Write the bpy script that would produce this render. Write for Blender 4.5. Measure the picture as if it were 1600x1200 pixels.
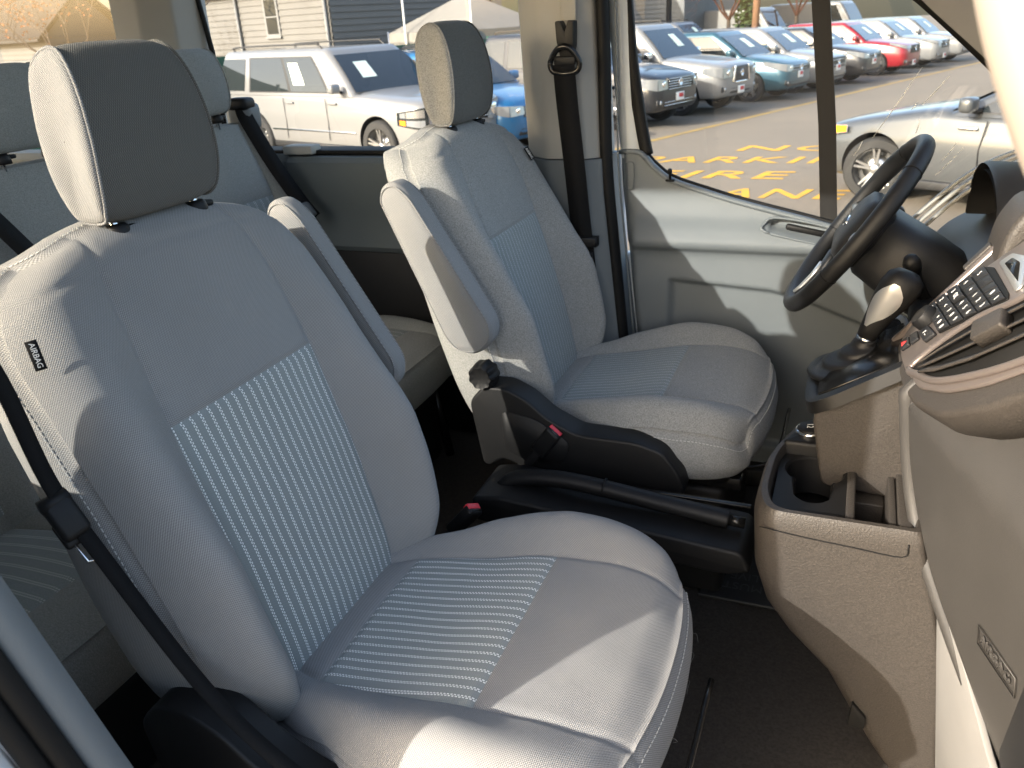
import bpy, bmesh, math, random
import numpy as np
from mathutils import Vector, Matrix

random.seed(7); np.random.seed(7)
for o in list(bpy.data.objects): bpy.data.objects.remove(o)
SC = bpy.context.scene
COL = SC.collection

# ------------------------------------------------------------------ camera
cam_d = bpy.data.cameras.new('camera'); cam = bpy.data.objects.new('camera', cam_d); COL.objects.link(cam)
SC.camera = cam
yaw, pitch, roll = math.radians(23.086), math.radians(23.856), math.radians(3.43)
_f = Vector((-math.sin(yaw)*math.cos(pitch), math.cos(yaw)*math.cos(pitch), -math.sin(pitch)))
_r = Vector((math.cos(yaw), math.sin(yaw), 0)); _d = _f.cross(_r)
_r2 = _r*math.cos(roll) + _d*math.sin(roll); _d2 = _d*math.cos(roll) - _r*math.sin(roll)
cam.matrix_world = Matrix(((_r2.x, -_d2.x, -_f.x, 0), (_r2.y, -_d2.y, -_f.y, 0), (_r2.z, -_d2.z, -_f.z, 2.0), (0, 0, 0, 1)))
cam_d.sensor_width = 36; cam_d.lens = 29.09; cam_d.clip_start = 0.02; cam_d.clip_end = 2000
cam_d.dof.use_dof = True; cam_d.dof.focus_distance = 1.35; cam_d.dof.aperture_fstop = 9.5

# ------------------------------------------------------------------ light
SUN = Vector((0.68, 1.0, -0.50)).normalized()           # direction the sunlight travels
SUN_EL = math.asin(-SUN.z); SUN_AZ = math.atan2(-SUN.x, -SUN.y)
w = bpy.data.worlds.new('World'); SC.world = w; w.use_nodes = True
nt = w.node_tree; bg = nt.nodes['Background']
sky = nt.nodes.new('ShaderNodeTexSky'); sky.sky_type = 'NISHITA'; sky.sun_disc = False
sky.sun_elevation = SUN_EL; sky.sun_rotation = SUN_AZ; sky.air_density = 1.0; sky.dust_density = 4.0; sky.ozone_density = 0.3
nt.links.new(sky.outputs[0], bg.inputs[0]); bg.inputs[1].default_value = 0.15
sd = bpy.data.lights.new('sun', 'SUN'); sun = bpy.data.objects.new('sun', sd); COL.objects.link(sun)
sd.energy = 2.2; sd.angle = math.radians(0.55); sd.color = (1.0, 0.94, 0.84)
sun.rotation_euler = SUN.to_track_quat('-Z', 'Y').to_euler(); sun.location = (-6, -9, 9)
SC.view_settings.view_transform = 'Standard'; SC.view_settings.look = 'None'; SC.view_settings.gamma = 1.0
SC.view_settings.exposure = 2.05
SC.render.engine = 'CYCLES'
SC.cycles.max_bounces = 10; SC.cycles.diffuse_bounces = 5; SC.cycles.transparent_max_bounces = 16
SC.cycles.use_denoising = True

# ------------------------------------------------------------------ materials
MATS = {}
class NB:
    """tiny node builder"""
    def __init__(s, name):
        s.m = bpy.data.materials.new(name); s.m.use_nodes = True; s.t = s.m.node_tree
        s.b = s.t.nodes['Principled BSDF']; s.o = s.t.nodes['Material Output']
        MATS[name] = s.m
    def n(s, typ, **k):
        x = s.t.nodes.new(typ)
        for a, v in k.items(): setattr(x, a, v)
        return x
    def l(s, a, b): s.t.links.new(a, b)
    def math(s, op, a, b=None, c=None, clamp=False):
        x = s.n('ShaderNodeMath', operation=op, use_clamp=clamp)
        for i, v in enumerate((a, b, c)):
            if v is None: continue
            if isinstance(v, (int, float)): x.inputs[i].default_value = v
            else: s.l(v, x.inputs[i])
        return x.outputs[0]
    def mix(s, f, a, b):
        x = s.n('ShaderNodeMix', data_type='RGBA')
        for i, v in ((0, f), (6, a), (7, b)):
            if isinstance(v, (int, float)): x.inputs[i].default_value = v
            elif isinstance(v, tuple): x.inputs[i].default_value = (*v, 1) if len(v) == 3 else v
            else: s.l(v, x.inputs[i])
        return x.outputs[2]
    def coord(s, kind='Object'): return s.n('ShaderNodeTexCoord').outputs[kind]
    def noise(s, scale, detail=3, rough=.5, vec=None, out=0):
        x = s.n('ShaderNodeTexNoise'); x.inputs['Scale'].default_value = scale
        x.inputs['Detail'].default_value = detail; x.inputs['Roughness'].default_value = rough
        s.l(vec if vec is not None else s.coord(), x.inputs['Vector']); return x.outputs[out]
    def ramp(s, f, stops):
        x = s.n('ShaderNodeValToRGB'); e = x.color_ramp.elements
        while len(e) < len(stops): e.new(.5)
        for i, (p, c) in enumerate(stops):
            e[i].position = p; e[i].color = (*c, 1) if isinstance(c, tuple) else (c, c, c, 1)
        s.l(f, x.inputs[0]); return x.outputs[0]
    def bump(s, h, strength, dist):
        x = s.n('ShaderNodeBump'); x.inputs['Strength'].default_value = strength; x.inputs['Distance'].default_value = dist
        s.l(h, x.inputs['Height']); s.l(x.outputs[0], s.b.inputs['Normal'])
    def set(s, **k):
        for a, v in k.items():
            i = s.b.inputs[a.replace('_', ' ')]
            if isinstance(v, (int, float)): i.default_value = v
            elif isinstance(v, tuple): i.default_value = (*v, 1) if len(v) == 3 else v
            else: s.l(v, i)
        return s

def plain(name, col, rough=.5, metal=0., spec=.5, bump=0., bscale=400., var=.0, vscale=6., coat=0.):
    m = NB(name)
    c = col
    if var:
        f = m.noise(vscale, 4, .6)
        c = m.mix(m.ramp(f, [(.3, 0.), (.7, 1.)]), tuple(x*(1-var) for x in col), tuple(min(1, x*(1+var)) for x in col))
    m.set(Base_Color=c, Roughness=rough, Metallic=metal, Specular_IOR_Level=spec, Coat_Weight=coat)
    if bump: m.bump(m.noise(bscale, 2, .5), bump, .001)
    return m.m

def fabric(name, col, col2, pitch=.0031, bump=.55, stain=.10, stripes=None, weave=True):
    """woven cloth; UV in metres.  stripes = (period, thread colour)"""
    m = NB(name)
    sp = m.n('ShaderNodeSeparateXYZ'); m.l(m.coord('UV'), sp.inputs[0])
    k = 2*math.pi/pitch
    a = m.math('SINE', m.math('MULTIPLY', sp.outputs[0], k))
    b = m.math('SINE', m.math('MULTIPLY', sp.outputs[1], k))
    wv = m.math('MULTIPLY_ADD', m.math('MULTIPLY', a, b), .5, .5) if weave else m.ramp(m.noise(420, 2, .6), [(.35, 0.), (.65, 1.)])
    fine = m.noise(900, 2, .6)
    h = m.math('MULTIPLY_ADD', fine, .5, wv)
    c = m.mix(wv, col, col2)
    big = m.ramp(m.noise(5.5, 5, .62), [(.35, 0.), (.72, 1.)])
    c = m.mix(m.math('MULTIPLY', big, stain), c, tuple(x*.45 for x in col))
    spots = m.ramp(m.noise(26, 3, .5), [(.64, 0.), (.74, 1.)])
    c = m.mix(m.math('MULTIPLY', spots, stain*.8), c, (.32, .31, .28))
    if stripes:
        per, tc, gc = stripes
        fr = m.math('FRACT', m.math('DIVIDE', m.math('ADD', sp.outputs[0], 10.0 + per*.5), per))
        fr = m.math('SUBTRACT', fr, .5)                       # -0.5..0.5 across a period
        hw = .058
        l1 = m.math('LESS_THAN', m.math('ABSOLUTE', m.math('ADD', fr, .085)), hw)
        l2 = m.math('LESS_THAN', m.math('ABSOLUTE', m.math('SUBTRACT', fr, .085)), hw)
        v = m.math('DIVIDE', sp.outputs[1], .0052)
        d1 = m.math('LESS_THAN', m.math('FRACT', m.math('ADD', v, 50.)), .64)
        d2 = m.math('LESS_THAN', m.math('FRACT', m.math('ADD', v, 50.5)), .64)
        st = m.math('ADD', m.math('MULTIPLY', l1, d1), m.math('MULTIPLY', l2, d2))
        band = m.math('LESS_THAN', m.math('ABSOLUTE', fr), .2)
        c = m.mix(m.math('MULTIPLY', band, .30), c, gc)
        c = m.mix(m.math('MULTIPLY', st, .82), c, tc)
        h = m.math('MULTIPLY_ADD', st, .8, h)
    m.set(Base_Color=c, Roughness=.92, Specular_IOR_Level=.25, Sheen_Weight=.10, Sheen_Roughness=.5)
    lump = m.noise(22, 3, .55); h = m.math('MULTIPLY_ADD', lump, .9, h)
    m.bump(h, bump, .0012)
    return m.m

fabric('seat cloth', (.105, .106, .107), (.375, .375, .372))
fabric('seat cloth dark', (.048, .048, .044), (.165, .163, .15), stain=.05)  # same cloth as the seats, headrest shade put into the colour
fabric('seat insert', (.20, .222, .221), (.275, .30, .298), pitch=.0031, bump=.35, stripes=(.0163, (.86, .88, .86), (.15, .17, .175)))
fabric('rear cloth', (.19, .20, .195), (.28, .29, .283), weave=False, bump=.12)
fabric('rear insert', (.19, .22, .225), (.25, .28, .285), weave=False, bump=.12, stripes=(.03, (.45, .48, .48), (.16, .18, .19)))
fabric('seat cloth far', (.185, .188, .184), (.315, .318, .309), weave=False, bump=.12)
fabric('seat cloth dark far', (.085, .085, .078), (.13, .13, .12), weave=False, bump=.12, stain=.05)  # driver seat version, headrest shade put into the colour
fabric('seat insert far', (.195, .217, .216), (.265, .29, .288), weave=False, bump=.15, stripes=(.0163, (.50, .525, .52), (.13, .15, .155)))
plain('stitch thread', (.50, .50, .48), .8)
plain('seam thread dark', (.16, .16, .155), .9)
plain('black plastic', (.008, .008, .0084), .5, spec=.28, bump=.25, bscale=900)
plain('black gloss', (.008, .008, .008), .22, spec=.4)
plain('charcoal plastic', (.041, .036, .032), .50, spec=.42, bump=.9, bscale=380, var=.30, vscale=420)
plain('dash plastic', (.040, .038, .0365), .52, spec=.45, bump=.35, bscale=700, var=.08, vscale=12)
plain('dark dash', (.018, .0185, .020), .5, spec=.3, bump=.35, bscale=700)
plain('bezel metal paint', (.17, .145, .135), .32, metal=.45, bump=.06, bscale=1500)
plain('grey trim', (.125, .142, .152), .55, bump=.22, bscale=600, var=.05, vscale=4)
plain('rear grey trim', (.098, .116, .122), .6, bump=.2, bscale=600, var=.05, vscale=4)
plain('beige trim', (.345, .338, .31), .6, bump=.15, bscale=600, var=.03, vscale=4)
plain('light grey trim', (.20, .197, .194), .55, bump=.2, bscale=500, var=.05, vscale=8)
plain('headliner', (.5, .49, .46), .9)
plain('handle cream', (.33, .285, .245), .5)
plain('rubber seal', (.007, .007, .007), .65, spec=.25)
plain('body white', (.74, .75, .76), .25, coat=.4)
plain('pale trim paint', (.50, .53, .54), .35)
plain('belt webbing', (.007, .007, .0075), .8, spec=.2, bump=.6, bscale=1200)
plain('red button', (.62, .03, .045), .4)
plain('bare steel', (.55, .55, .54), .3, metal=1.)
plain('chrome', (.82, .83, .84), .12, metal=1.)
plain('silver paint', (.55, .55, .54), .32, metal=.8)
plain('rim leather', (.012, .012, .0125), .42, spec=.35, bump=.5, bscale=1100)
plain('carpet', (.030, .026, .023), .95, bump=1., bscale=700, var=.35, vscale=160)
plain('rubber mat', (.011, .012, .014), .6, bump=.3, bscale=500)
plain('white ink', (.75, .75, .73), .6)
plain('grey ink', (.035, .037, .042), .6)
plain('red ink', (.6, .05, .05), .5)
plain('clear plastic', (.75, .8, .78), .2)
plain('orange lens', (.9, .28, .02), .2)

def glass_mat(name, tint, refl=1.0, rough=0.0):
    m = NB(name); t = m.t
    tr = m.n('ShaderNodeBsdfTransparent'); tr.inputs[0].default_value = (*tint, 1)
    gl = m.n('ShaderNodeBsdfGlossy'); gl.inputs['Roughness'].default_value = rough; gl.inputs[0].default_value = (refl, refl, refl, 1)
    fr = m.n('ShaderNodeFresnel'); fr.inputs[0].default_value = 1.45
    mx = m.n('ShaderNodeMixShader'); m.l(fr.outputs[0], mx.inputs[0]); m.l(tr.outputs[0], mx.inputs[1]); m.l(gl.outputs[0], mx.inputs[2])
    m.l(mx.outputs[0], m.o.inputs[0]); return m.m
glass_mat('window glass', (.90, .92, .91), .9)
glass_mat('rear window glass', (.93, .94, .93), .9)

# ------------------------------------------------------------------ helpers
def tag(o, label=None, cat=None, group=None, kind=None):
    if label: o['label'] = label
    if cat: o['category'] = cat
    if group: o['group'] = group
    if kind: o['kind'] = kind
    return o
def thing(name, label, cat, loc=(0, 0, 0), group=None):
    o = bpy.data.objects.new(name, None); COL.objects.link(o); o.location = loc; o.empty_display_size = .05
    return tag(o, label, cat, group)
def wloc(p):
    v = Vector((0, 0, 0))
    while p is not None: v = v + p.location; p = p.parent
    return v
def obj(name, V, Fc, mat, parent=None, smooth=True, uv=None, sharp=None):
    """V in world coordinates (parents are translations only while building)."""
    off = wloc(parent)
    me = bpy.data.meshes.new(name)
    V = np.asarray(V, float) - np.array(off)
    me.from_pydata(V.tolist(), [], [list(f) for f in Fc])
    if uv is not None:
        L = me.uv_layers.new(name='UVMap'); idx = np.empty(len(me.loops), int); me.loops.foreach_get('vertex_index', idx)
        L.data.foreach_set('uv', np.asarray(uv, float)[idx].ravel())
    if smooth: me.shade_smooth()
    if sharp is not None and smooth: me.set_sharp_from_angle(angle=math.radians(sharp))
    mats = mat if isinstance(mat, (list, tuple)) else [mat]
    for m in mats: me.materials.append(MATS[m])
    o = bpy.data.objects.new(name, me); COL.objects.link(o)
    if parent is not None: o.parent = parent
    return o
class MB:
    def __init__(s): s.V = []; s.F = []
    def add(s, V, F):
        n = len(s.V); s.V += [tuple(map(float, v)) for v in V]; s.F += [tuple(i+n for i in f) for f in F]; return s
    def build(s, name, mat, parent=None, smooth=True, sharp=40): return obj(name, s.V, s.F, mat, parent, smooth, sharp=sharp)
def bm_out(bm):
    bm.verts.index_update(); V = [tuple(v.co) for v in bm.verts]; F = [tuple(v.index for v in f.verts) for f in bm.faces]; bm.free(); return V, F
def rbox(c, size, r=.004, seg=2, rot=None):
    """bevelled box"""
    bm = bmesh.new(); bmesh.ops.create_cube(bm, size=1)
    bmesh.ops.scale(bm, vec=size, verts=bm.verts)
    r = min(r, min(size)*.49)
    if r > 0: bmesh.ops.bevel(bm, geom=list(bm.edges), offset=r, segments=seg, profile=.5, affect='EDGES')
    M = Matrix.Translation(c) @ (rot.to_4x4() if rot is not None else Matrix.Identity(4))
    bmesh.ops.transform(bm, matrix=M, verts=bm.verts)
    return bm_out(bm)
def prism(poly, axis, a, b, r=0., seg=2):
    """extrude a 2-D outline along an axis between a and b; outline axes are the two others in xyz order"""
    bm = bmesh.new()
    def P(p, t):
        return {'x': (t, p[0], p[1]), 'y': (p[0], t, p[1]), 'z': (p[0], p[1], t)}[axis]
    va = [bm.verts.new(P(p, a)) for p in poly]; vb = [bm.verts.new(P(p, b)) for p in poly]
    n = len(poly); fa = bm.faces.new(va); fb = bm.faces.new(vb[::-1])
    for i in range(n): bm.faces.new((va[i], vb[i], vb[(i+1) % n], va[(i+1) % n]))
    bmesh.ops.recalc_face_normals(bm, faces=bm.faces)
    if r > 0:
        es = list(set(list(fa.edges) + list(fb.edges)))
        bmesh.ops.bevel(bm, geom=es, offset=r, segments=seg, profile=.5, affect='EDGES', clamp_overlap=True)
    return bm_out(bm)
def rounded(poly, r, seg=5):
    """round the corners of a 2-D polygon"""
    out = []; n = len(poly)
    for i in range(n):
        p0, p1, p2 = (np.array(poly[(i+k) % n], float) for k in (-1, 0, 1))
        rr = r[i] if isinstance(r, (list, tuple)) else r
        a = p0-p1; b = p2-p1; la, lb = np.linalg.norm(a), np.linalg.norm(b)
        t = min(rr, la*.48, lb*.48); A = p1+a/la*t; B = p1+b/lb*t
        for k in range(seg+1):
            q = k/seg; out.append(tuple((1-q)**2*A + 2*q*(1-q)*p1 + q*q*B))
    return out
def spline(pts, n=8, closed=False):
    P = [np.array(p, float) for p in pts]; out = []
    m = len(P); rng = range(m if closed else m-1)
    for i in rng:
        p0 = P[i-1] if (i > 0 or closed) else 2*P[0]-P[1]; p1 = P[i]; p2 = P[(i+1) % m]
        p3 = P[(i+2) % m] if (i+2 < m or closed) else 2*P[-1]-P[-2]
        for k in range(n):
            t = k/n; out.append(.5*((2*p1)+(-p0+p2)*t+(2*p0-5*p1+4*p2-p3)*t*t+(-p0+3*p1-3*p2+p3)*t**3))
    if not closed: out.append(P[-1])
    return np.array(out)
def loft(rings, closed=True, cap=True):
    n = len(rings[0]); V = [tuple(p) for r in rings for p in r]; F = []
    for i in range(len(rings)-1):
        for j in range(n if closed else n-1):
            k = (j+1) % n; F.append((i*n+j, i*n+k, (i+1)*n+k, (i+1)*n+j))
    if cap and closed:
        F.append(tuple(range(n))[::-1]); F.append(tuple((len(rings)-1)*n+j for j in range(n)))
    return V, F
def sweep(path, prof, up=(0, 0, 1), cap=True, scale=None, twist=None):
    """sweep a closed 2-D profile (a: sideways, b: up) along a path"""
    P = np.array(path, float); rings = []; up = np.array(up, float)
    for i in range(len(P)):
        t = P[min(i+1, len(P)-1)] - P[max(i-1, 0)]; t /= np.linalg.norm(t)
        u = up[i] if up.ndim == 2 else up
        s = np.cross(t, u); s /= np.linalg.norm(s); b = np.cross(s, t)
        k = scale[i] if scale is not None else 1.
        rings.append([P[i] + s*a*k + b*c*k for a, c in prof])
    return loft(rings, True, cap)
def circ(r, n=10, ry=None): return [(r*math.cos(2*math.pi*k/n), (ry or r)*math.sin(2*math.pi*k/n)) for k in range(n)]
def tube(path, r, n=8, smoothn=0, scale=None):
    P = spline(path, smoothn) if smoothn else np.array(path, float)
    d = P[-1]-P[0]; up = (0, 0, 1) if abs(d[2]) < .9*np.linalg.norm(d) + 1e-9 else (0, 1, 0)
    return sweep(P, circ(r, n), up, True, scale)
def flatstrap(path, width, thick, up, smoothn=6):
    P = spline(path, smoothn) if smoothn else np.array(path, float)
    w2, t2 = width/2, thick/2
    return sweep(P, [(-w2, -t2), (w2, -t2), (w2, t2), (-w2, t2)], up)
def lathe(prof, c, axis, n=24, cap=True):
    """profile (r, t) revolved round an axis through c"""
    ax = Vector(axis).normalized(); a = ax.orthogonal().normalized(); b = ax.cross(a); c = Vector(c)
    rings = [[c + ax*t + (a*math.cos(2*math.pi*k/n) + b*math.sin(2*math.pi*k/n))*max(r, 1e-5) for k in range(n)] for r, t in prof]
    return loft(rings, True, cap)
def ip(x, tab):
    """smooth (monotone) interpolation in a table of (x, y)"""
    xs = np.array([t[0] for t in tab], float); ys = np.array([t[1] for t in tab], float)
    dk = np.diff(ys)/np.diff(xs); m = np.empty_like(ys); m[0] = dk[0]; m[-1] = dk[-1]
    for i in range(1, len(xs)-1): m[i] = 0 if dk[i-1]*dk[i] <= 0 else 2*dk[i-1]*dk[i]/(dk[i-1]+dk[i])
    x = np.clip(np.asarray(x, float), xs[0], xs[-1]); i = np.clip(np.searchsorted(xs, x)-1, 0, len(xs)-2)
    h = xs[i+1]-xs[i]; t = (x-xs[i])/h
    return (2*t**3-3*t**2+1)*ys[i] + (t**3-2*t**2+t)*h*m[i] + (-2*t**3+3*t**2)*ys[i+1] + (t**3-t**2)*h*m[i+1]
def text_mesh(body, size, mat, parent, M, depth=.0005, name='lettering', align='CENTER', bold=0., spacing=1., shear=0.):
    cu = bpy.data.curves.new(name, 'FONT'); cu.body = body; cu.size = size; cu.extrude = depth; cu.align_x = align; cu.align_y = 'CENTER'
    cu.offset = bold; cu.space_character = spacing; cu.shear = shear; cu.resolution_u = 3
    o = bpy.data.objects.new('tmp', cu); COL.objects.link(o)
    dg = bpy.context.evaluated_depsgraph_get(); me = bpy.data.meshes.new_from_object(o.evaluated_get(dg))
    bpy.data.objects.remove(o); bpy.data.curves.remove(cu)
    me.transform(Matrix.Translation(-wloc(parent)) @ M); me.materials.clear(); me.materials.append(MATS[mat])
    t = bpy.data.objects.new(name, me); COL.objects.link(t)
    if parent is not None: t.parent = parent
    return t
def frameM(origin, ex, ey):
    ex = Vector(ex).normalized(); ey = Vector(ey); ey = (ey - ex*ey.dot(ex)).normalized(); ez = ex.cross(ey)
    return Matrix(((ex.x, ey.x, ez.x, origin[0]), (ex.y, ey.y, ez.y, origin[1]), (ex.z, ey.z, ez.z, origin[2]), (0, 0, 0, 1)))
# ================================================================== van shell round the seats
fl = obj('floor', [(-4.1, .30, .74), (.62, .30, .74), (.62, 2.32, .74), (-4.1, 2.32, .74)], [(0, 1, 2, 3)], 'carpet', smooth=False); tag(fl, kind='structure')
van = thing('van_body', 'white passenger van body with beige upper pillars and grey lower trim', 'van', (-1.5, 1.345, .74))
def box(name, x0, x1, y0, y1, z0, z1, mat, parent, r=.006):
    V, F = rbox(((x0+x1)/2, (y0+y1)/2, (z0+z1)/2), (x1-x0, y1-y0, z1-z0), r, 2); return obj(name, V, F, mat, parent, smooth=r > 0)
def pane(name, x0, x1, y, z0, z1, mat, parent): return obj(name, [(x0, y, z0), (x1, y, z0), (x1, y, z1), (x0, y, z1)], [(0, 1, 2, 3)], mat, parent, smooth=False)
# roof and rear
box('roof', -4.15, -.25, .30, 2.36, 2.66, 2.70, 'headliner', van)
box('underbody', -4.1, .9, .36, 2.30, .42, .70, 'rubber seal', van)
rear = box('rear_wall', -4.16, -4.10, .34, 2.34, .72, 1.60, 'rear grey trim', van)
box('rear_post', -4.16, -4.10, 1.27, 1.42, 1.602, 2.66, 'beige trim', van)
box('rear_header', -4.16, -4.10, .34, 2.34, 2.50, 2.658, 'beige trim', van)
# near (passenger) side: sill, pillar beside the seat, sliding door with its window
box('sill', -.62, .60, .30, .40, .58, .735, 'body white', van)
def side_wall(y0, y1, win, zb, zt, x0, x1, name, parent, mats):
    """lower panel, header and posts round window openings win = [(xa, xb), ...]"""
    box(name+'_panel', x0, x1, y0, y1, .60, zb, mats[0], parent, .01)
    box(name+'_header', x0, x1, y0, y1, zt, 2.655, mats[1], parent, .01)
    xs = [x0] + [v for w in win for v in w] + [x1]
    for i in range(0, len(xs), 2):
        if xs[i+1]-xs[i] > .02: box(name+'_post', xs[i], xs[i+1], y0, y1, zb+.002, zt-.002, mats[1], parent, .01)
side_wall(.30, .36, [(-1.93, -.975)], 1.63, 2.50, -4.1, -.66, 'near_side', van, ('body white', 'body white'))
# rounded lower front corner of the near sliding-door window
pane('near_window_glass', -1.93, -.975, .33, 1.63, 2.50, 'rear window glass', van)
# near pillar edge: trim, two seals, paint
pz = [.86, 1.05, 1.2, 1.36, 1.52, 1.68, 1.9, 2.2, 2.5]
py = lambda z: float(ip(z, [(.8, .430), (1.2, .407), (1.36, .388), (1.52, .370), (1.68, .352), (2.0, .36), (2.6, .44)]))
def pillar_strip(name, mat, dy, prof, x=-.60):
    V, F = sweep([(x-.03-.20*(z-1.36), py(z)+dy, z) for z in pz], prof, (1, 0, 0)); return obj(name, V, F, mat, van)
pillar_strip('near_pillar_trim', 'grey trim', .002, [(-.018, -.03), (.014, -.03), (.019, .0), (.014, .012), (-.014, .012), (-.018, .0)])
pillar_strip('near_door_seal', 'rubber seal', -.026, [(a, b+.002) for a, b in circ(.0115, 10)])
pillar_strip('near_door_seal', 'rubber seal', -.045, [(a, b-.004) for a, b in circ(.0105, 10)])
pillar_strip('near_pillar_paint', 'body white', -.088, [(-.036, -.05), (.034, -.05), (.036, -.02), (.03, -.012), (-.03, -.008), (-.036, -.02)])
V, F = prism([(-.90, .37), (-.76, .42), (-.70, .40), (-.69, .365), (-.90, .365)], 'z', .74, 2.6, .008); obj('near_pillar_cover', V, F, 'grey trim', van)

# ---------------- far (driver) side, behind the front door
box('far_skin', -4.1, -.60, 2.30, 2.34, .60, 1.64, 'body white', van, .005)
pan = obj('side_trim_panel', *prism([(2.17, 1.645), (2.155, 1.630), (2.16, 1.515), (2.175, 1.495), (2.175, 1.37), (2.19, 1.352), (2.27, 1.352), (2.27, 1.645)], 'x', -1.63, -.86, .004), 'rear grey trim', van, sharp=35)
obj('side_trim_panel', *prism([(2.185, 1.65), (2.17, 1.63), (2.18, 1.49), (2.19, 1.37), (2.27, 1.352), (2.27, 1.65)], 'x', -4.0, -1.634, .004), 'rear grey trim', van, sharp=35)
box('lower_side_panel', -4.0, -.86, 2.20, 2.28, .75, 1.350, 'black plastic', van)
box('window_ledge', -1.95, -.86, 2.20, 2.29, 1.647, 1.660, 'rubber seal', van, .003)
pane('far_window_glass', -1.93, -.84, 2.264, 1.655, 2.46, 'rear window glass', van)
pane('far_window_glass', -3.2, -2.24, 2.264, 1.655, 2.46, 'rear window glass', van)
box('window_clip', -1.65, -1.545, 2.175, 2.23, 1.650, 1.676, 'beige trim', van, .004)
box('window_clip', -.99, -.90, 2.165, 2.22, 1.650, 1.668, 'rubber seal', van, .004)
box('far_header', -4.1, -.30, 2.20, 2.32, 2.46, 2.655, 'beige trim', van, .02)
# pillars: outlines in plan, lofted upwards
def pillar(name, plan, levels, mat, round_r=.012, parent=van):
    rings = []
    for z, dx, dy, k in levels:
        c = np.mean(plan, axis=0); rings.append([(c[0]+(p[0]-c[0])*k+dx, p[1]+dy, z) for p in rounded(plan, round_r, 4)])
    V, F = loft(rings); return obj(name, V, F, mat, parent, sharp=40)
BP = [(-.870, 2.275), (-.835, 2.165), (-.765, 2.120), (-.665, 2.120), (-.628, 2.150), (-.622, 2.275)]
pillar('pillar_trim', BP, [(1.652, .004, 0, 1), (1.80, -.002, .0, 1), (2.05, -.014, .012, 1), (2.6, -.04, .05, 1)], 'beige trim')
BPL = [(-.880, 2.285), (-.840, 2.155), (-.765, 2.108), (-.668, 2.108), (-.622, 2.140), (-.612, 2.285)]
pillar('pillar_trim_lower', BPL, [(.76, .075, .0, 1), (1.10, .058, .0, 1), (1.40, .025, 0, 1), (1.56, .008, 0, 1), (1.6495, .004, 0, 1)], 'grey trim')
CP = [(-2.255, 2.285), (-2.215, 2.17), (-2.08, 2.14), (-1.965, 2.165), (-1.93, 2.285)]
pillar('pillar_trim', CP, [(1.655, .005, 0, 1), (2.0, 0, .0, 1), (2.6, -.03, .05, 1)], 'beige trim')
V, F = sweep([(-1.924, 2.255, 1.66), (-1.918, 2.258, 1.95), (-1.94, 2.262, 2.1), (-1.97, 2.27, 2.45)], circ(.008, 8), (1, 0, 0)); obj('window_seal', V, F, 'rubber seal', van)
V, F = sweep([(-.832, 2.255, 1.66), (-.838, 2.258, 1.95), (-.845, 2.262, 2.1), (-.87, 2.27, 2.45)], circ(.006, 8), (1, 0, 0)); obj('window_seal', V, F, 'rubber seal', van)
# belt-height slot cover on the far pillar and thin moulding lines
box('belt_guide_panel', -.712, -.672, 2.110, 2.119, 1.985, 2.20, 'beige trim', van, .003)
# windscreen frame: near and far A-pillars, header, glass
def a_pillar(y, name, w_=.05):
    P = [(-.32, y, 2.50), (.02, y, 2.09), (.24, y, 1.885), (.50, y, 1.66), (.80, y, 1.42)]
    V, F = sweep(spline(P, 6), [(-.055, -.010), (.05, -.020), (.06, .05), (.0, .16), (-.055, .16)], (.65, 0, .75)); return obj(name, V, F, 'light grey trim', van, sharp=40)
a_pillar(2.205, 'pillar_trim_front')
V, F = sweep(spline([(-.36, .50, 2.56), (.06, .46, 2.165), (.30, .44, 1.96), (.56, .43, 1.73), (.80, .42, 1.45)], 6), [(-.04, -.03), (.04, -.03), (.04, .03), (-.04, .03)], (.65, 0, .75)); obj('pillar_trim_front', V, F, 'light grey trim', van)
box('roof_front', -.42, -.16, .40, 2.30, 2.56, 2.69, 'headliner', van, .03)
obj('windscreen', [(.82, .42, 1.46), (.92, 1.345, 1.44), (.82, 2.26, 1.46), (-.20, 2.20, 2.56), (-.12, 1.345, 2.58), (-.20, .50, 2.56)], [(0, 1, 4, 5), (1, 2, 3, 4)], 'window glass', van)
box('bonnet', .82, 1.5, .45, 2.24, 1.20, 1.30, 'body white', van, .05)

# ---------------- driver's door (far side)
dr = thing('driver_door', 'closed grey driver door with large side window beside the steering wheel', 'door', (-.05, 2.24, .62))
NX, NZ = 150, 120
zt_tab = [(-.60, 1.652), (-.56, 1.660), (-.532, 1.656), (-.50, 1.625), (-.454, 1.590), (-.35, 1.556), (-.279, 1.536), (-.041, 1.483), (.2, 1.425), (.5, 1.36)]
def in_poly_dist(x, z, poly):
    """signed distance to a convex polygon given counter-clockwise (positive inside)"""
    d = np.full_like(x, 1e9); n = len(poly)
    for i in range(n):
        (x0, z0), (x1, z1) = poly[i], poly[(i+1) % n]; L = math.hypot(x1-x0, z1-z0)
        d = np.minimum(d, ((x1-x0)*(z-z0)-(z1-z0)*(x-x0))/L)
    return d
sst = lambda t: np.clip(t, 0, 1)**2*(3-2*np.clip(t, 0, 1))
a_ = np.linspace(0, 1, NX); b_ = np.linspace(0, 1, NZ)
Xd = np.empty((NZ, NX)); Zd = np.empty((NZ, NX))
for i, b in enumerate(b_):
    xr = None
    z_guess = .80+(1.66-.80)*b
    x0 = float(ip(z_guess, [(.80, -.495), (1.15, -.530), (1.40, -.562), (1.60, -.586), (1.66, -.588)]))
    xs = x0+(.5-x0)*a_
    Xd[i] = xs; Zd[i] = .80+(ip(xs, zt_tab)-.80)*b
ledge = ip(Zd, [(.8, .040), (1.30, .040), (1.385, .036), (1.405, .040), (1.418, .058), (1.432, .062), (1.46, .050), (1.50, .022), (1.54, .010), (1.7, .0)])
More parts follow.
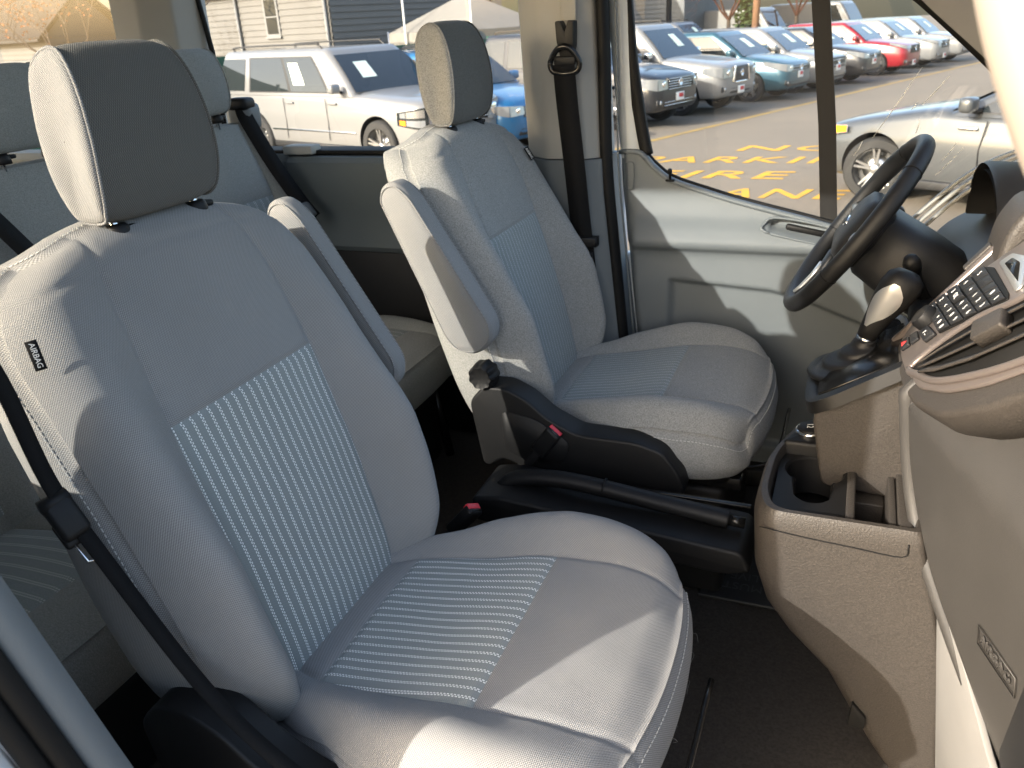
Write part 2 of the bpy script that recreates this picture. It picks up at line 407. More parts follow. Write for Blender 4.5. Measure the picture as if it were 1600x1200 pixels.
pocket = in_poly_dist(Xd, Zd, [(-.452, .85), (.45, .85), (.45, 1.15), (-.06, 1.285), (-.13, 1.312), (-.445, 1.330)])
ledge = ledge - .022*sst(pocket/.016)
ledge *= sst((Xd+.575)/.045)*.75+.25
hp = in_poly_dist(Xd, Zd, [(-.185, 1.466), (.05, 1.425), (.06, 1.447), (-.04, 1.481), (-.168, 1.500), (-.198, 1.487)])
ledge -= .030*sst(hp/.010)
edge_r = np.minimum(a_[None, :]*np.ones((NZ, 1))*1.0, 1)
Yd = 2.205-ledge + .02*np.clip(1-a_/.02, 0, 1)[None, :]**2
Vd = np.stack([Xd, Yd, Zd], -1).reshape(-1, 3); Id = np.arange(NX*NZ).reshape(NZ, NX)
Fd = np.stack([Id[:-1, :-1], Id[:-1, 1:], Id[1:, 1:], Id[1:, :-1]], -1).reshape(-1, 4)
dp = obj('door_panel', Vd, Fd, 'grey trim', dr)
# rolled top edge of the panel, meeting the glass
top = [(Xd[-1, j], Yd[-1, j]+.004, Zd[-1, j]+.000) for j in range(0, NX, 2)]
V, F = sweep(top, [(-.012, -.006), (.012, -.006), (.012, .003), (.004, .006), (-.008, .005)], (0, 0, 1)); obj('window_ledge', V, F, 'grey trim', dr)
top2 = [(x, y+.022, z+.004) for x, y, z in top]
V, F = sweep(top2, circ(.006, 8), (0, 0, 1)); obj('window_seal', V, F, 'rubber seal', dr)
rim = [(-.185, 2.150, 1.466), (.03, 2.150, 1.428), (.055, 2.160, 1.44), (-.04, 2.166, 1.481), (-.168, 2.176, 1.500), (-.199, 2.172, 1.487)]
rim = [tuple(p) for p in spline(rim, 6, True)]
V, F = sweep(rim+[rim[0]], circ(.0035, 6), (0, 1, 0)); obj('handle_rim', V, F, 'grey trim', dr)
V, F = rbox((-.10, 2.178, 1.470), (.10, .012, .016), .005, 2, Matrix.Rotation(.18, 3, 'Y')); obj('inner_handle', V, F, 'black plastic', dr)
V, F = lathe([(.0035, .0), (.0035, .016), (.006, .018), (.006, .026), (.003, .029)], (-.449, 2.190, 1.590), (0, -.2, 1), 12); lk = obj('lock_pin', V, F, 'black plastic', dr)
V, F = rbox((-.449, 2.192, 1.587), (.024, .016, .006), .003); obj('lock_bezel', V, F, 'rubber seal', lk)
bl = [(-.571, 1.560), (-.571, 1.632), (-.548, 1.634), (-.545, 1.60), (-.548, 1.562)]
V, F = sweep([(x, 2.192-.0, z) for x, z in rounded(bl, .008, 3)] + [(rounded(bl, .008, 3)[0][0], 2.192, rounded(bl, .008, 3)[0][1])], circ(.0012, 5), (0, 1, 0)); obj('blank_cap', V, F, 'rear grey trim', dr)
# painted frame, gasket, glass, divider
fr_in = [(-.612, 2.50), (-.603, 2.15), (-.593, 1.95), (-.580, 1.80), (-.563, 1.64)]
V, F = loft([[(x+o, y, z) for x, z in fr_in] for o, y in ((-.030, 2.24), (-.020, 2.212), (.010, 2.205), (.030, 2.215))], False, False); obj('door_frame', V, [f[::-1] for f in F], 'pale trim paint', dr)
gk = [(-.620, 2.221, 2.50), (-.575, 2.221, 2.02), (-.560, 2.219, 1.876), (-.533, 2.217, 1.72), (-.517, 2.214, 1.648)]
V, F = sweep(spline(gk, 6), [(-.014, -.008), (.014, -.008), (.017, .004), (-.014, .008)], (0, 1, 0)); obj('window_gasket', V, F, 'rubber seal', dr)
V, F = sweep([(-.205, 2.218, 2.45), (-.115, 2.218, 2.0), (-.075, 2.218, 1.72), (-.048, 2.216, 1.47), (-.045, 2.21, 1.44)], [(-.020, -.010), (.020, -.010), (.020, .008), (-.020, .008)], (0, 1, 0)); obj('window_divider', V, F, 'black plastic', dr, sharp=40)
agk = [(-.36, 2.216, 2.45), (-.02, 2.214, 2.085), (.10, 2.212, 1.985), (.222, 2.212, 1.878), (.36, 2.212, 1.75), (.52, 2.212, 1.60), (.62, 2.212, 1.48)]
V, F = sweep(spline(agk, 5), [(-.012, -.010), (.014, -.010), (.014, .008), (-.012, .008)], (0, 1, 0)); obj('window_gasket', V, F, 'rubber seal', dr)
gl = [(-.60, 2.225, 2.40), (-.50, 2.225, 1.60), (-.25, 2.222, 1.50), (.02, 2.222, 1.44), (.5, 2.222, 1.33), (.62, 2.222, 1.5), (-.30, 2.225, 2.40)]
obj('window_glass', gl, [tuple(range(len(gl)))], 'window glass', dr, smooth=False)
box('door_header', -.62, -.34, 2.20, 2.26, 2.40, 2.52, 'pale trim paint', dr, .01)
box('door_skin', -.60, .75, 2.28, 2.33, .60, 1.36, 'body white', dr, .01)
# long rubber seal between door and pillar
sp_ = [(-.660, 2.185, 2.5), (-.622, 2.17, 2.03), (-.614, 2.165, 1.65), (-.592, 2.162, 1.40), (-.566, 2.160, 1.13), (-.545, 2.16, .95), (-.53, 2.16, .80)]
V, F = sweep(spline(sp_, 6), [(.016*math.cos(a), .024*math.sin(a)) for a in np.linspace(0, 2*math.pi, 12, endpoint=False)], (0, 1, 0)); obj('door_seal', V, F, 'rubber seal', dr)
V, F = sweep(spline([(x+.029, y+.012, z) for x, y, z in sp_], 6), circ(.0025, 6), (0, 1, 0)); obj('seal_lip', V, F, 'grey trim', dr)
box('door_sill', -.62, .6, 2.12, 2.26, .742, .80, 'black plastic', dr, .01)
# grab handle on the near windscreen pillar, close to the lens
gh = thing('grab_handle', 'rounded cream grab handle out of focus in the top right corner', 'handle', (.10, .43, 1.9))
P = spline([(.050, .455, 2.10), (.066, .44, 2.04), (.083, .43, 1.985), (.112, .425, 1.925), (.145, .425, 1.88), (.18, .43, 1.85)], 8)
V, F = sweep(P, [(.038*math.cos(a), .044*math.sin(a)) for a in np.linspace(0, 2*math.pi, 20, endpoint=False)], (0, 1, 0), True); obj('grip', V, F, 'handle cream', gh)
V, F = sweep(P+np.array([-.012, -.034, -.012]), circ(.003, 6), (0, 1, 0)); obj('seam', V, F, 'handle cream', gh)

# reflections modelled as pale strips on the driver's window
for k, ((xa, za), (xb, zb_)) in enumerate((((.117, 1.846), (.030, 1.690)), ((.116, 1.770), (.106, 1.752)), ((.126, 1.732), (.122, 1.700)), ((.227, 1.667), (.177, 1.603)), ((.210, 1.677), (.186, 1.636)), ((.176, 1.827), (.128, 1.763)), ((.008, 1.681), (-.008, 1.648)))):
    V, F = sweep([(xa, 2.2185, za), ((xa+xb)/2+.002, 2.2185, (za+zb_)/2), (xb, 2.2185, zb_)], [(-.0010, -.0002), (.0010, -.0002), (.0010, .0002), (-.0010, .0002)], (0, 1, 0), True, [.5, 1., .5]); obj('reflection_streak', V, F, 'white ink', dr)
# ================================================================== seats
def clus(n, k=.65):
    t = np.linspace(0, 1, n+1); return (1-k)*t + k*(.5-.5*np.cos(np.pi*t))
def panel_body(root, P0, es, eh, ed, T, mats, names, res=1., stitch=True, groove=.0032):
    P0, es, eh, ed = (np.array(v, float) for v in (P0, es, eh, ed))
    nb, nc = int(30*res), int(36*res)
    r0, r1, r2 = (int(x*res) for x in T.get('rows', (10, 46, 36)))
    h0, h1 = T['h']; ha, hb = T['ins']; hm = (h0+h1)/2
    hs = np.concatenate([h0+(ha-h0)*clus(r0)[:-1], ha+(hb-ha)*clus(r1)[:-1], hb+(h1-hb)*clus(r2)])
    W = ip(hs, T['W']); wi = np.minimum(ip(hs, T['wi']), W*.9); B = ip(hs, T['B']); d0 = ip(hs, T['d0'])
    q = clus(nb)
    S = np.concatenate([-(W[:, None] + (wi-W)[:, None]*q[None, :])[:, :-1],
                        (wi[:, None]*(2*clus(nc)-1)[None, :])[:, :-1],
                        (wi[:, None] + (W-wi)[:, None]*q[None, :])], axis=1)
    sg = S/W[:, None]
    up = np.clip((hs-hm)/(h1-hm), 0, 1)**2; dn = np.clip((hm-hs)/(hm-h0), 0, 1)**2
    H = hs[:, None] + T.get('ctop', 0)*np.abs(sg)**2.2*up[:, None] + T.get('cbot', 0)*sg**2*dn[:, None]
    qq = np.clip((np.abs(S)-wi[:, None])/np.maximum(W-wi, 1e-4)[:, None], 0, 1)
    Dd = d0[:, None] + B[:, None]*np.sin(np.pi*np.minimum(qq/1.3, 1))**1.3 - T.get('edge', .03)*qq**5
    Dd += T.get('crown', .006)*(1-np.clip(np.abs(S)/wi[:, None], 0, 1)**2)
    te = T.get('tedge', .0)
    if te: Dd -= te*np.clip((hs-(h1-.05))/.05, 0, 1)[:, None]**3
    sw = .0055
    g = np.exp(-((np.abs(S)-wi[:, None])/sw)**2)
    inner = np.clip((wi[:, None]*1.02-np.abs(S))/.01+1, 0, 1)
    for hseam in T.get('seams', (ha, hb)): g = np.maximum(g, np.exp(-((hs-hseam)/sw)**2)[:, None]*inner)
    for hseam in T.get('fullseams', ()): g = np.maximum(g, np.exp(-((hs-hseam)/sw)**2)[:, None]*np.ones_like(S))
    Dd -= groove*g
    # soft hand-made unevenness of the padding
    Dd += .0009*np.sin(S*31+hs[:, None]*17+P0[1]*9)*np.sin(hs[:, None]*23+S*7) + .0003*np.sin(S*67-hs[:, None]*41+P0[1]*5)*np.sin(hs[:, None]*53+S*29)
    X = P0 + S[..., None]*es + H[..., None]*eh + Dd[..., None]*ed
    nr, ncol = S.shape
    V = X.reshape(-1, 3); 
    du = np.linalg.norm(np.diff(X, axis=1), axis=2); U_ = np.concatenate([np.zeros((len(hs), 1)), np.cumsum(du, 1)], 1); U_ -= U_[:, [nb+nc//2]]; ci = slice(nb, nb+nc+1); e0, e1 = S[:, [nb]]-U_[:, [nb]], S[:, [nb+nc]]-U_[:, [nb+nc]]; U_[:, :nb] += e0; U_[:, nb+nc+1:] += e1; U_[:, ci] = S[:, ci]
    dv = np.linalg.norm(np.diff(X, axis=0), axis=2).mean(1); V_ = np.concatenate([[0], np.cumsum(dv)])+h0
    UV = np.stack([U_, np.broadcast_to(V_[:, None], U_.shape)], -1).reshape(-1, 2)
    I = np.arange(nr*ncol).reshape(nr, ncol)
    quads = np.stack([I[:-1, :-1], I[:-1, 1:], I[1:, 1:], I[1:, :-1]], -1)
    zone = np.zeros((nr-1, ncol-1), int); zone[r0:r0+r1, nb:nb+nc] = 1
    parts = []
    for z, nm, mt in ((0, names[0], mats[0]), (1, names[1], mats[1])):
        fs = quads[zone == z].reshape(-1, 4)
        if not len(fs): continue
        used, inv = np.unique(fs, return_inverse=True)
        parts.append(obj(nm, V[used], inv.reshape(-1, 4), mt, root, uv=UV[used]))
    # skirt round the outline
    loop = np.concatenate([I[0, :-1], I[:-1, -1], I[-1, :0:-1], I[:0:-1, 0]])
    sl, hl, dl = S.ravel()[loop], H.ravel()[loop], Dd.ravel()[loop]
    ts, th = np.roll(sl, -1)-np.roll(sl, 1), np.roll(hl, -1)-np.roll(hl, 1)
    for _ in range(6):
        ts = (np.roll(ts, 1)+2*ts+np.roll(ts, -1))/4; th = (np.roll(th, 1)+2*th+np.roll(th, -1))/4
    L = np.hypot(ts, th)+1e-9; ns, nh = th/L, -ts/L
    back = T['back'](sl, hl, dl); D = dl-back
    arc = np.concatenate([[0], np.cumsum(np.hypot(np.diff(sl), np.diff(hl)))])
    rings = []; prof = [(0, 0), (-.0025, .005), (.004, .012), (.010, .026)] + [(o_, f_) for o_, f_ in T.get('side', ((.013, .35), (.010, .62), (.0, .86), (-.012, .96), (-.035, 1.)))]
    RV, RU = [], []
    for i, (o_, f_) in enumerate(prof):
        dep = f_ if i < 4 else np.maximum(f_*D, .03+.006*i)
        RV.append(P0 + (sl+ns*o_)[:, None]*es + (hl+nh*o_)[:, None]*eh + (dl-dep)[:, None]*ed)
        RU.append(np.stack([arc, np.broadcast_to(dep, arc.shape)+.5], -1))
    n = len(loop); F = []
    for i in range(len(prof)-1):
        for j in range(n):
            k = (j+1) % n; F.append((i*n+j, (i+1)*n+j, (i+1)*n+k, i*n+k))
    F.append(tuple((len(prof)-1)*n+j for j in range(n)))
    parts.append(obj(names[2], np.concatenate(RV), F, mats[2], root, uv=np.concatenate(RU)))
    if stitch:
        # one thread line just outside the seam, one dash every 8 mm
        ring = (RV[2]*.5+RV[3]*.5) + (ns*.0012)[:, None]*es + (nh*.0012)[:, None]*eh + .0008*ed
        keep = T.get('stitch', lambda s, h: True)
        mb = MB(); acc = 0; pts = []
        seg = np.linalg.norm(np.roll(ring, -1, 0)-ring, axis=1); cum = np.concatenate([[0], np.cumsum(seg)])
        rr = np.concatenate([ring, ring[:1]])
        def at(d): return np.array([np.interp(d, cum, rr[:, i]) for i in range(3)])
        sl2 = np.append(sl, sl[0]); hl2 = np.append(hl, hl[0])
        for d in np.arange(0, cum[-1]-.008, .0078):
            if not keep(np.interp(d, cum, sl2), np.interp(d, cum, hl2)): continue
            a, b = at(d), at(d+.0048)
            mb.add(*sweep([a, b], circ(.0008, 4), tuple(ed)))
        if mb.V: tag(mb.build('stitching', 'stitch thread', root), kind='stuff')
    return parts

def headrest(root, base, yc, tilt=.10, sc=1., mats=('seat cloth dark', 'seat cloth'), res=1., bush=True, width=1.):
    """base: (x, z) of the headrest's underside"""
    h_ = [(0, 0), (.024, .008), (.040, .05), (.046, .11), (.040, .170), (.022, .210), (-.006, .220), (-.032, .200), (-.041, .145), (-.039, .075), (-.025, .012)]
    prof = spline([(a*sc, b*sc) for a, b in h_], 6, True)
    cen = np.array([0, .108*sc]); ct, st = math.cos(tilt), math.sin(tilt)
    def P(s, d, h): return (base[0] + d*ct - h*st, yc + s, base[1] + d*st + h*ct)
    def Wd(h): return float(ip(h/sc, [(0, .112), (.02, .124), (.06, .128), (.11, .124), (.17, .115), (.2, .108), (.216, .101)]))*sc*width
    n = int(18*res); rings = []; uvs = []
    for k in range(n+1):
        sg = 2*k/n-1; f = 1-.05*abs(sg)**5
        ring = []
        for j, p in enumerate(prof):
            q = cen+(p-cen)*f; ring.append(P(sg*Wd(q[1]), q[0]+.004*(1-sg*sg)*(1 if q[0] > 0 else 0), q[1])); uvs.append((sg*Wd(q[1]), j*.0048*sc))
        rings.append(ring)
    V, F = loft(rings, True, False)
    hr = obj('headrest', V, [f[::-1] for f in F], mats[0], root, uv=uvs)
    for sgn in (-1, 1):
        rg, uv = [], []
        for f, o_ in ((.95, .0), (.962, .003), (.93, .007), (.86, .0095), (.76, .0112), (.62, .0122), (.45, .013), (.28, .0133), (.12, .0134), (.01, .0135)):
            ring = []
            wgt = min(1, max(0, (f-.1)/.83)); wgt = wgt*wgt*(3-2*wgt)
            for p in prof:
                q = cen+(p-cen)*f; e = cen+(p-cen)*.95
                s_ = sgn*(Wd(e[1])*wgt + (Wd(cen[1])-.010*sc)*(1-wgt) + o_*sc); ring.append(P(s_, q[0], q[1])); uv.append((q[0], q[1]))
            rg.append(ring)
        V, F = loft(rg, True, False)
        if sgn > 0: F = [f[::-1] for f in F]
        obj('side_panel', V, F, mats[1], hr, uv=uv)
        ring = [P(sgn*(Wd((cen+(p-cen)*.955)[1])+.0025*sc), *(cen+(p-cen)*.968)) for p in prof]
        V, F = sweep(ring+[ring[0]], circ(.0022*sc, 6), (0, 1, 0)); obj('piping', V, F, mats[0] if sgn > 0 else mats[1], hr, uv=[(a[0], a[2]) for a in V])  # piping shade put into its colour: far side darker, near side as lit
    for s in (-.072*sc, .078*sc):
        V, F = tube([P(s, -.002, -.05*sc), P(s, -.002, .03*sc)], .0065*sc, 10); obj('post', V, F, 'chrome', hr)
        if bush:
            c = P(s, 0, -.012*sc)
            V, F = lathe([(.0, .010), (.012, .010), (.016, .006), (.0175, -.002), (.018, -.012)], c, (st*-1, 0, ct), 18)
            g = obj('post_guide', V, F, 'black plastic', hr)
            V, F = rbox((c[0]+.003, c[1]+.020, c[2]+.002), (.015, .018, .009), .003); obj('release_button', V, F, 'black plastic', g)
    return hr

def front_seat(root, yc, dx, outer, far=''):
    """outer = -1: the outboard side faces -y (passenger), +1: driver"""
    up = np.array([-.275, 0, .9614]); fw = np.array([.9614, 0, .275])
    mats = ('seat cloth'+far, 'seat insert'+far, 'seat cloth'+far)
    T = dict(h=(-.045, .660), ins=(-.03, .392), rows=(3, 60, 60), seams=(.392,), fullseams=(.612,),
             W=[(-.045, .225), (0, .250), (.06, .268), (.12, .277), (.22, .281), (.36, .275), (.45, .274), (.53, .272), (.58, .262), (.615, .243), (.645, .207), (.66, .168)],
             wi=[(-.045, .145), (.1, .152), (.3, .156), (.4, .155), (.5, .148), (.6, .135), (.66, .11)],
             B=[(-.045, .050), (.05, .078), (.2, .082), (.32, .058), (.42, .036), (.52, .017), (.6, .005), (.66, .0)],
             d0=[(-.045, -.01), (.05, .0), (.2, .004), (.35, .0), (.5, -.006), (.6, -.022), (.66, -.045)],
             ctop=-.026, cbot=.02, edge=.048, crown=.004, tedge=.02,
             back=lambda s, h, d: np.full_like(s, -.145)+.03*np.clip((h-.45)/.2, 0, 1),
             stitch=lambda s, h: h > .02)
    bk = panel_body(root, (-.67+dx, yc, 1.167), (0, 1, 0), up, fw, T, mats, ('backrest', 'backrest_insert', 'backrest_side'))
    Tc = dict(h=(-.705, -.160), ins=(-.625, -.378), rows=(10, 44, 34), seams=(-.625, -.378),
              W=[(-.705, .17), (-.66, .200), (-.62, .222), (-.56, .240), (-.5, .268), (-.43, .287), (-.33, .290), (-.26, .280), (-.21, .264), (-.18, .242), (-.160, .208)],
              wi=[(-.705, .12), (-.62, .150), (-.5, .160), (-.378, .167), (-.25, .165), (-.168, .15)],
              B=[(-.705, .012), (-.6, .020), (-.5, .034), (-.4, .036), (-.3, .026), (-.22, .012), (-.168, .0)],
              d0=[(-.705, 1.150), (-.62, 1.166), (-.5, 1.187), (-.378, 1.211), (-.28, 1.217), (-.21, 1.209), (-.168, 1.190)],
              ctop=-.030, cbot=.0, edge=.036, crown=.003,
              back=lambda s, h, d: np.where(h > -.30, 1.070, 1.085)*np.ones_like(s) + .03*np.clip((-.5-h)/.1, 0, 1),
              side=((.016, .35), (.014, .62), (.004, .86), (-.012, .96), (-.04, 1.)),
              stitch=lambda s, h: h > -.6 )
    cu = panel_body(root, (dx, yc, 0), (0, 1, 0), (1, 0, 0), (0, 0, 1), Tc, mats, ('seat_cushion', 'cushion_insert', 'cushion_side'))
    headrest(root, (-.900+dx, 1.782), yc+.016, .10, width=.83, mats=('seat cloth dark'+far, 'seat cloth'+far))
    return bk, cu

def airbag_tag(parent, c, ex, ey, name='airbag_tag'):
    M = frameM(c, ex, ey); ez = M.to_3x3() @ Vector((0, 0, 1))
    V, F = rbox((0, 0, 0), (.035, .0125, .0012), .0004, 1)
    t = obj(name, [M @ Vector(v) for v in V], F, 'belt webbing', parent)
    text_mesh('AIRBAG', .0085, 'white ink', t, Matrix.Translation(ez*.0008) @ M, .0002)
    return t

YP, YD, DXD = .865, 1.825, .030
ps = thing('captain_chair', 'grey cloth front passenger seat nearest the camera', 'car seat', (-.45, YP, .74))
front_seat(ps, YP, 0, -1)
ds = thing('captain_chair', 'grey cloth driver seat with raised armrest behind the steering wheel', 'car seat', (-.42, YD, .74))
front_seat(ds, YD, DXD, 1, ' far')

# folded-up armrests on the inboard sides
ARM = [(-.897, 1.680), (-.885, 1.706), (-.858, 1.713), (-.828, 1.690), (-.664, 1.420), (-.666, 1.384), (-.700, 1.352), (-.744, 1.354), (-.768, 1.380)]
def armrest(root, y0, y1, dx=0, dz=0):
    o2 = rounded([(x+dx, z+dz) for x, z in ARM], .02, 4)
    c = np.mean(o2, axis=0); rings = []; uv = []
    W = y1-y0
    for f, t in ((.55, .0), (.86, .0), (.955, .05), (.995, .16), (1., .3), (1., .7), (.995, .84), (.955, .95), (.86, 1.), (.55, 1.)):
        rings.append([(p[0]*f+c[0]*(1-f) if True else 0, y0+W*t, p[1]*f+c[1]*(1-f)) for p in o2])
    V, F = loft(rings, True, True)
    a = obj('armrest', V, F, 'seat cloth', root, uv=[(v[0]*.9+v[1], v[2]) for v in V])
    for t in (.04, .96):
        f = .962; ring = [(p[0]*f+c[0]*(1-f), y0+W*t, p[1]*f+c[1]*(1-f)) for p in o2]
        V, F = sweep(ring+[ring[0]], circ(.0016, 5), (0, 1, 0)); obj('piping', V, F, 'seat cloth', a, uv=[(v[0], v[2]) for v in V])
armrest(ds, 1.462, 1.522)
armrest(ps, 1.186, 1.228, -.066, .022)

# moulded side covers with recliner knob, buckle
COVER = [(-.735, 1.235), (-.70, 1.275), (-.65, 1.277), (-.60, 1.255), (-.555, 1.217), (-.49, 1.187), (-.36, 1.186), (-.305, 1.170), (-.268, 1.122), (-.258, 1.072), (-.30, 1.060), (-.45, 1.075), (-.60, 1.087), (-.665, 1.105), (-.695, 1.080), (-.712, 1.085)]
def side_cover(root, y0, y1, dx, dz=0.):
    V, F = prism(rounded([(x+dx, z+dz) for x, z in COVER], .016, 4), 'y', y0, y1, .010, 3)
    c = obj('side_cover', V, F, 'black plastic', root, sharp=50); return c
cv = side_cover(ds, 1.478, 1.545, .0)
V, F = prism(rounded([(-.66, 1.225), (-.58, 1.215), (-.50, 1.165), (-.52, 1.115), (-.60, 1.108), (-.655, 1.13)], .02, 4), 'y', 1.4735, 1.4765, .001, 1)
obj('cover_recess', V, F, 'black plastic', cv)
cvp = side_cover(ps, .545, .610, -.045, -.034)
def knob(root, c, r, d):
    n = 9; rings = []
    for rr, t in ((.55, -.026), (.80, -.028), (.95, -.024), (1., -.016), (1., -.004), (.92, .0)):
        rings.append([(c[0]+r*rr*(1+.06*math.cos(n*a))*math.cos(a), c[1]+t*d, c[2]+r*rr*(1+.06*math.cos(n*a))*math.sin(a)) for a in np.linspace(0, 2*math.pi, 54, endpoint=False)])
    V, F = loft(rings); return obj('recliner_knob', V, F, 'black plastic', root, sharp=45)
knob(ds, (-.700, 1.512, 1.298), .030, 1.6)
def buckle(root, c, ax, ay, red_up=True, L=.075):
    """c: centre of the red face; ax along the buckle (towards red), ay across"""
    M = frameM(c, ax, ay); T = lambda V: [M @ Vector(v) for v in V]
    V, F = rbox((-L/2, 0, 0), (L, .036, .022), .006, 3); b = obj('belt_buckle', T(V), F, 'black plastic', root)
    V, F = rbox((-.0065, 0, .006), (.014, .031, .013), .002, 2); obj('release_button', T(V), F, 'red button', b)
    V, F = rbox((-.002, 0, -.0035), (.006, .026, .004), .001, 1); obj('slot', T(V), F, 'black gloss', b)
    V, F = rbox((-L-.045, 0, 0), (.10, .020, .008), .003, 2); obj('buckle_stalk', T(V), F, 'belt webbing', b)
    return b
buckle(ds, (-.532, 1.462, 1.198), (.50, -.10, .70), (.75, -.1, -.5))
buckle(ps, (-.60, 1.195, 1.158), (.55, .05, .62), (.35, .75, -.35))
def pedestal(root, yc, dx):
    V, F = rbox((-.47+dx, yc, .885), (.50, .44, .29), .02, 3); p = obj('seat_base', V, F, 'black plastic', root)
    for s in (-1, 1):
        V, F = rbox((-.45+dx, yc+s*.20, 1.045), (.52, .035, .03), .004, 2); obj('seat_rail', V, F, 'black gloss', p)
    V, F = lathe([(.018, -.05), (.026, -.045), (.026, .03), (.018, .035)], (-.235+dx, yc-.20, 1.085), (0, 1, 0), 16); obj('adjuster_hub', V, F, 'black gloss', p)
    V, F = tube([(-.24+dx, yc-.19, 1.075), (-.16+dx, yc-.17, 1.072), (-.125+dx, yc-.12, 1.09), (-.12+dx, yc+.10, 1.09)], .0045, 8, 6); obj('slide_lever', V, F, 'black gloss', p)
pedestal(ds, YD, DXD); pedestal(ps, YP, 0)
# airbag tags sewn into the outboard seams
airbag_tag(ps, (-.834, .598, 1.682), (.16, -.02, -.98), (.6, .8, .1))
airbag_tag(ds, (-.775, 2.020, 1.682), (.50, .12, -.85), (.85, .45, .5))
# frayed threads hanging under the front edge of the near cushion
mb = MB(); rg = random.Random(3)
for i in range(9):
    y = .74+rg.random()*.34; x = -.158+rg.uniform(-.006, .004); z = rg.uniform(1.10, 1.135)
    mb.add(*tube([(x, y, z), (x+rg.uniform(.004, .014), y+rg.uniform(-.008, .008), z-rg.uniform(.002, .01)), (x+rg.uniform(.006, .014), y+rg.uniform(-.01, .01), z-rg.uniform(.006, .016))], .00022, 4, 4))
tag(mb.build('loose_threads', 'seam thread dark', ps), kind='stuff')

# ------------------------------------------------------------------ second-row bench and one third-row seat
def rear_seat(name, label, yc, x0=0., z0=0., group='rear bench seats', stripes=True):
    r = thing(name, label, 'car seat', (-1.45+x0, yc, .74), group)
    up = np.array([-.24, 0, .97]); fw = np.array([.97, 0, .24]); mats = ('rear cloth', 'rear insert', 'rear cloth')
    T = dict(h=(-.03, .64), ins=(.02, .42), rows=(6, 26, 18), seams=(.42,), W=[(-.03, .24), (.1, .262), (.3, .265), (.5, .262), (.6, .255), (.64, .235)], wi=[(-.03, .17), (.64, .175)],
             B=[(-.03, .03), (.3, .03), (.5, .015), (.64, 0)], d0=[(-.03, 0), (.4, 0), (.64, -.03)], ctop=-.008, edge=.03, back=lambda s, h, d: np.full_like(s, -.12))
    panel_body(r, (-1.50+x0, yc, 1.15+z0), (0, 1, 0), up, fw, T, mats, ('backrest', 'backrest_insert', 'backrest_side'), .6, False)
    Tc = dict(h=(-.48, 0.), ins=(-.42, -.12), rows=(5, 20, 14), seams=(-.12,), W=[(-.48, .24), (-.2, .265), (-.05, .262), (0, .235)], wi=[(-.48, .17), (0, .175)], B=[(-.48, .015), (-.2, .02), (0, 0)],
              d0=[(-.48, 1.13), (-.2, 1.165), (-.05, 1.16), (0, 1.135)], ctop=-.012, edge=.03, back=lambda s, h, d: np.full_like(s, 1.00))
    panel_body(r, (-1.07+x0, yc, z0), (0, 1, 0), (1, 0, 0), (0, 0, 1), Tc, mats, ('seat_cushion', 'cushion_insert', 'cushion_side'), .6, False)
    headrest(r, (-1.680+x0, 1.795+z0), yc+.02, .10, .80, ('rear cloth', 'rear cloth'), .6)
    V, F = rbox((-1.30+x0, yc, .86+z0), (.36, .40, .24), .03, 2); obj('seat_frame', V, F, 'black plastic', r)
    for s_ in (-1, 1):
        V, F = tube([(-1.14+x0, yc+s_*.19, 1.0+z0), (-1.10+x0, yc+s_*.19, .745)], .014, 8); obj('leg', V, F, 'black gloss', r)
    return r
rear_seat('rear_bench', 'rear bench seat by the far window with a belt over its shoulder', 1.86)
rear_seat('rear_bench', 'middle rear bench seat showing behind the passenger headrest', 1.30)
rear_seat('rear_bench', 'rear bench seat behind the near passenger seat', .745, .0, -.02)
rear_seat('rear_bench', 'third row seat whose dark headrest shows at the far left', 1.66, -1.05, .05)
rb = thing('rear_belt', 'black rear seat belt running from the far rear seat shoulder', 'seat belt', (-1.6, 2.1, 1.5))
V, F = rbox((-1.70, 2.09, 1.775), (.08, .07, .08), .02, 3); ra = obj('belt_anchor', V, F, 'grey trim', rb)
V, F = rbox((-1.695, 2.075, 1.812), (.07, .055, .035), .012, 3); obj('anchor_cover', V, F, 'black plastic', ra)
V, F = flatstrap([(-1.68, 2.06, 1.80), (-1.665, 2.055, 1.765), (-1.60, 2.06, 1.64), (-1.53, 2.07, 1.525), (-1.50, 2.08, 1.48)], .046, .003, (.75, -.5, .4)); obj('strap', V, F, 'belt webbing', rb)
V, F = rbox((-1.515, 2.065, 1.505), (.05, .05, .022), .008, 3, Matrix.Rotation(.9, 3, 'Y')); obj('tongue_cover', V, F, 'grey trim', rb)
V, F = rbox((-1.495, 2.07, 1.48), (.035, .022, .003), .001, 1, Matrix.Rotation(.9, 3, 'Y')); obj('tongue', V, F, 'chrome', rb)
mbelt = thing('middle_belt', 'black belt strap lying across the middle rear backrest', 'seat belt', (-1.6, 1.4, 1.5))
V, F = flatstrap([(-1.655, 1.09, 1.795), (-1.61, 1.13, 1.72), (-1.545, 1.21, 1.54), (-1.50, 1.30, 1.36), (-1.455, 1.40, 1.18)], .046, .003, (.9, .1, .35)); obj('strap', V, F, 'belt webbing', mbelt)
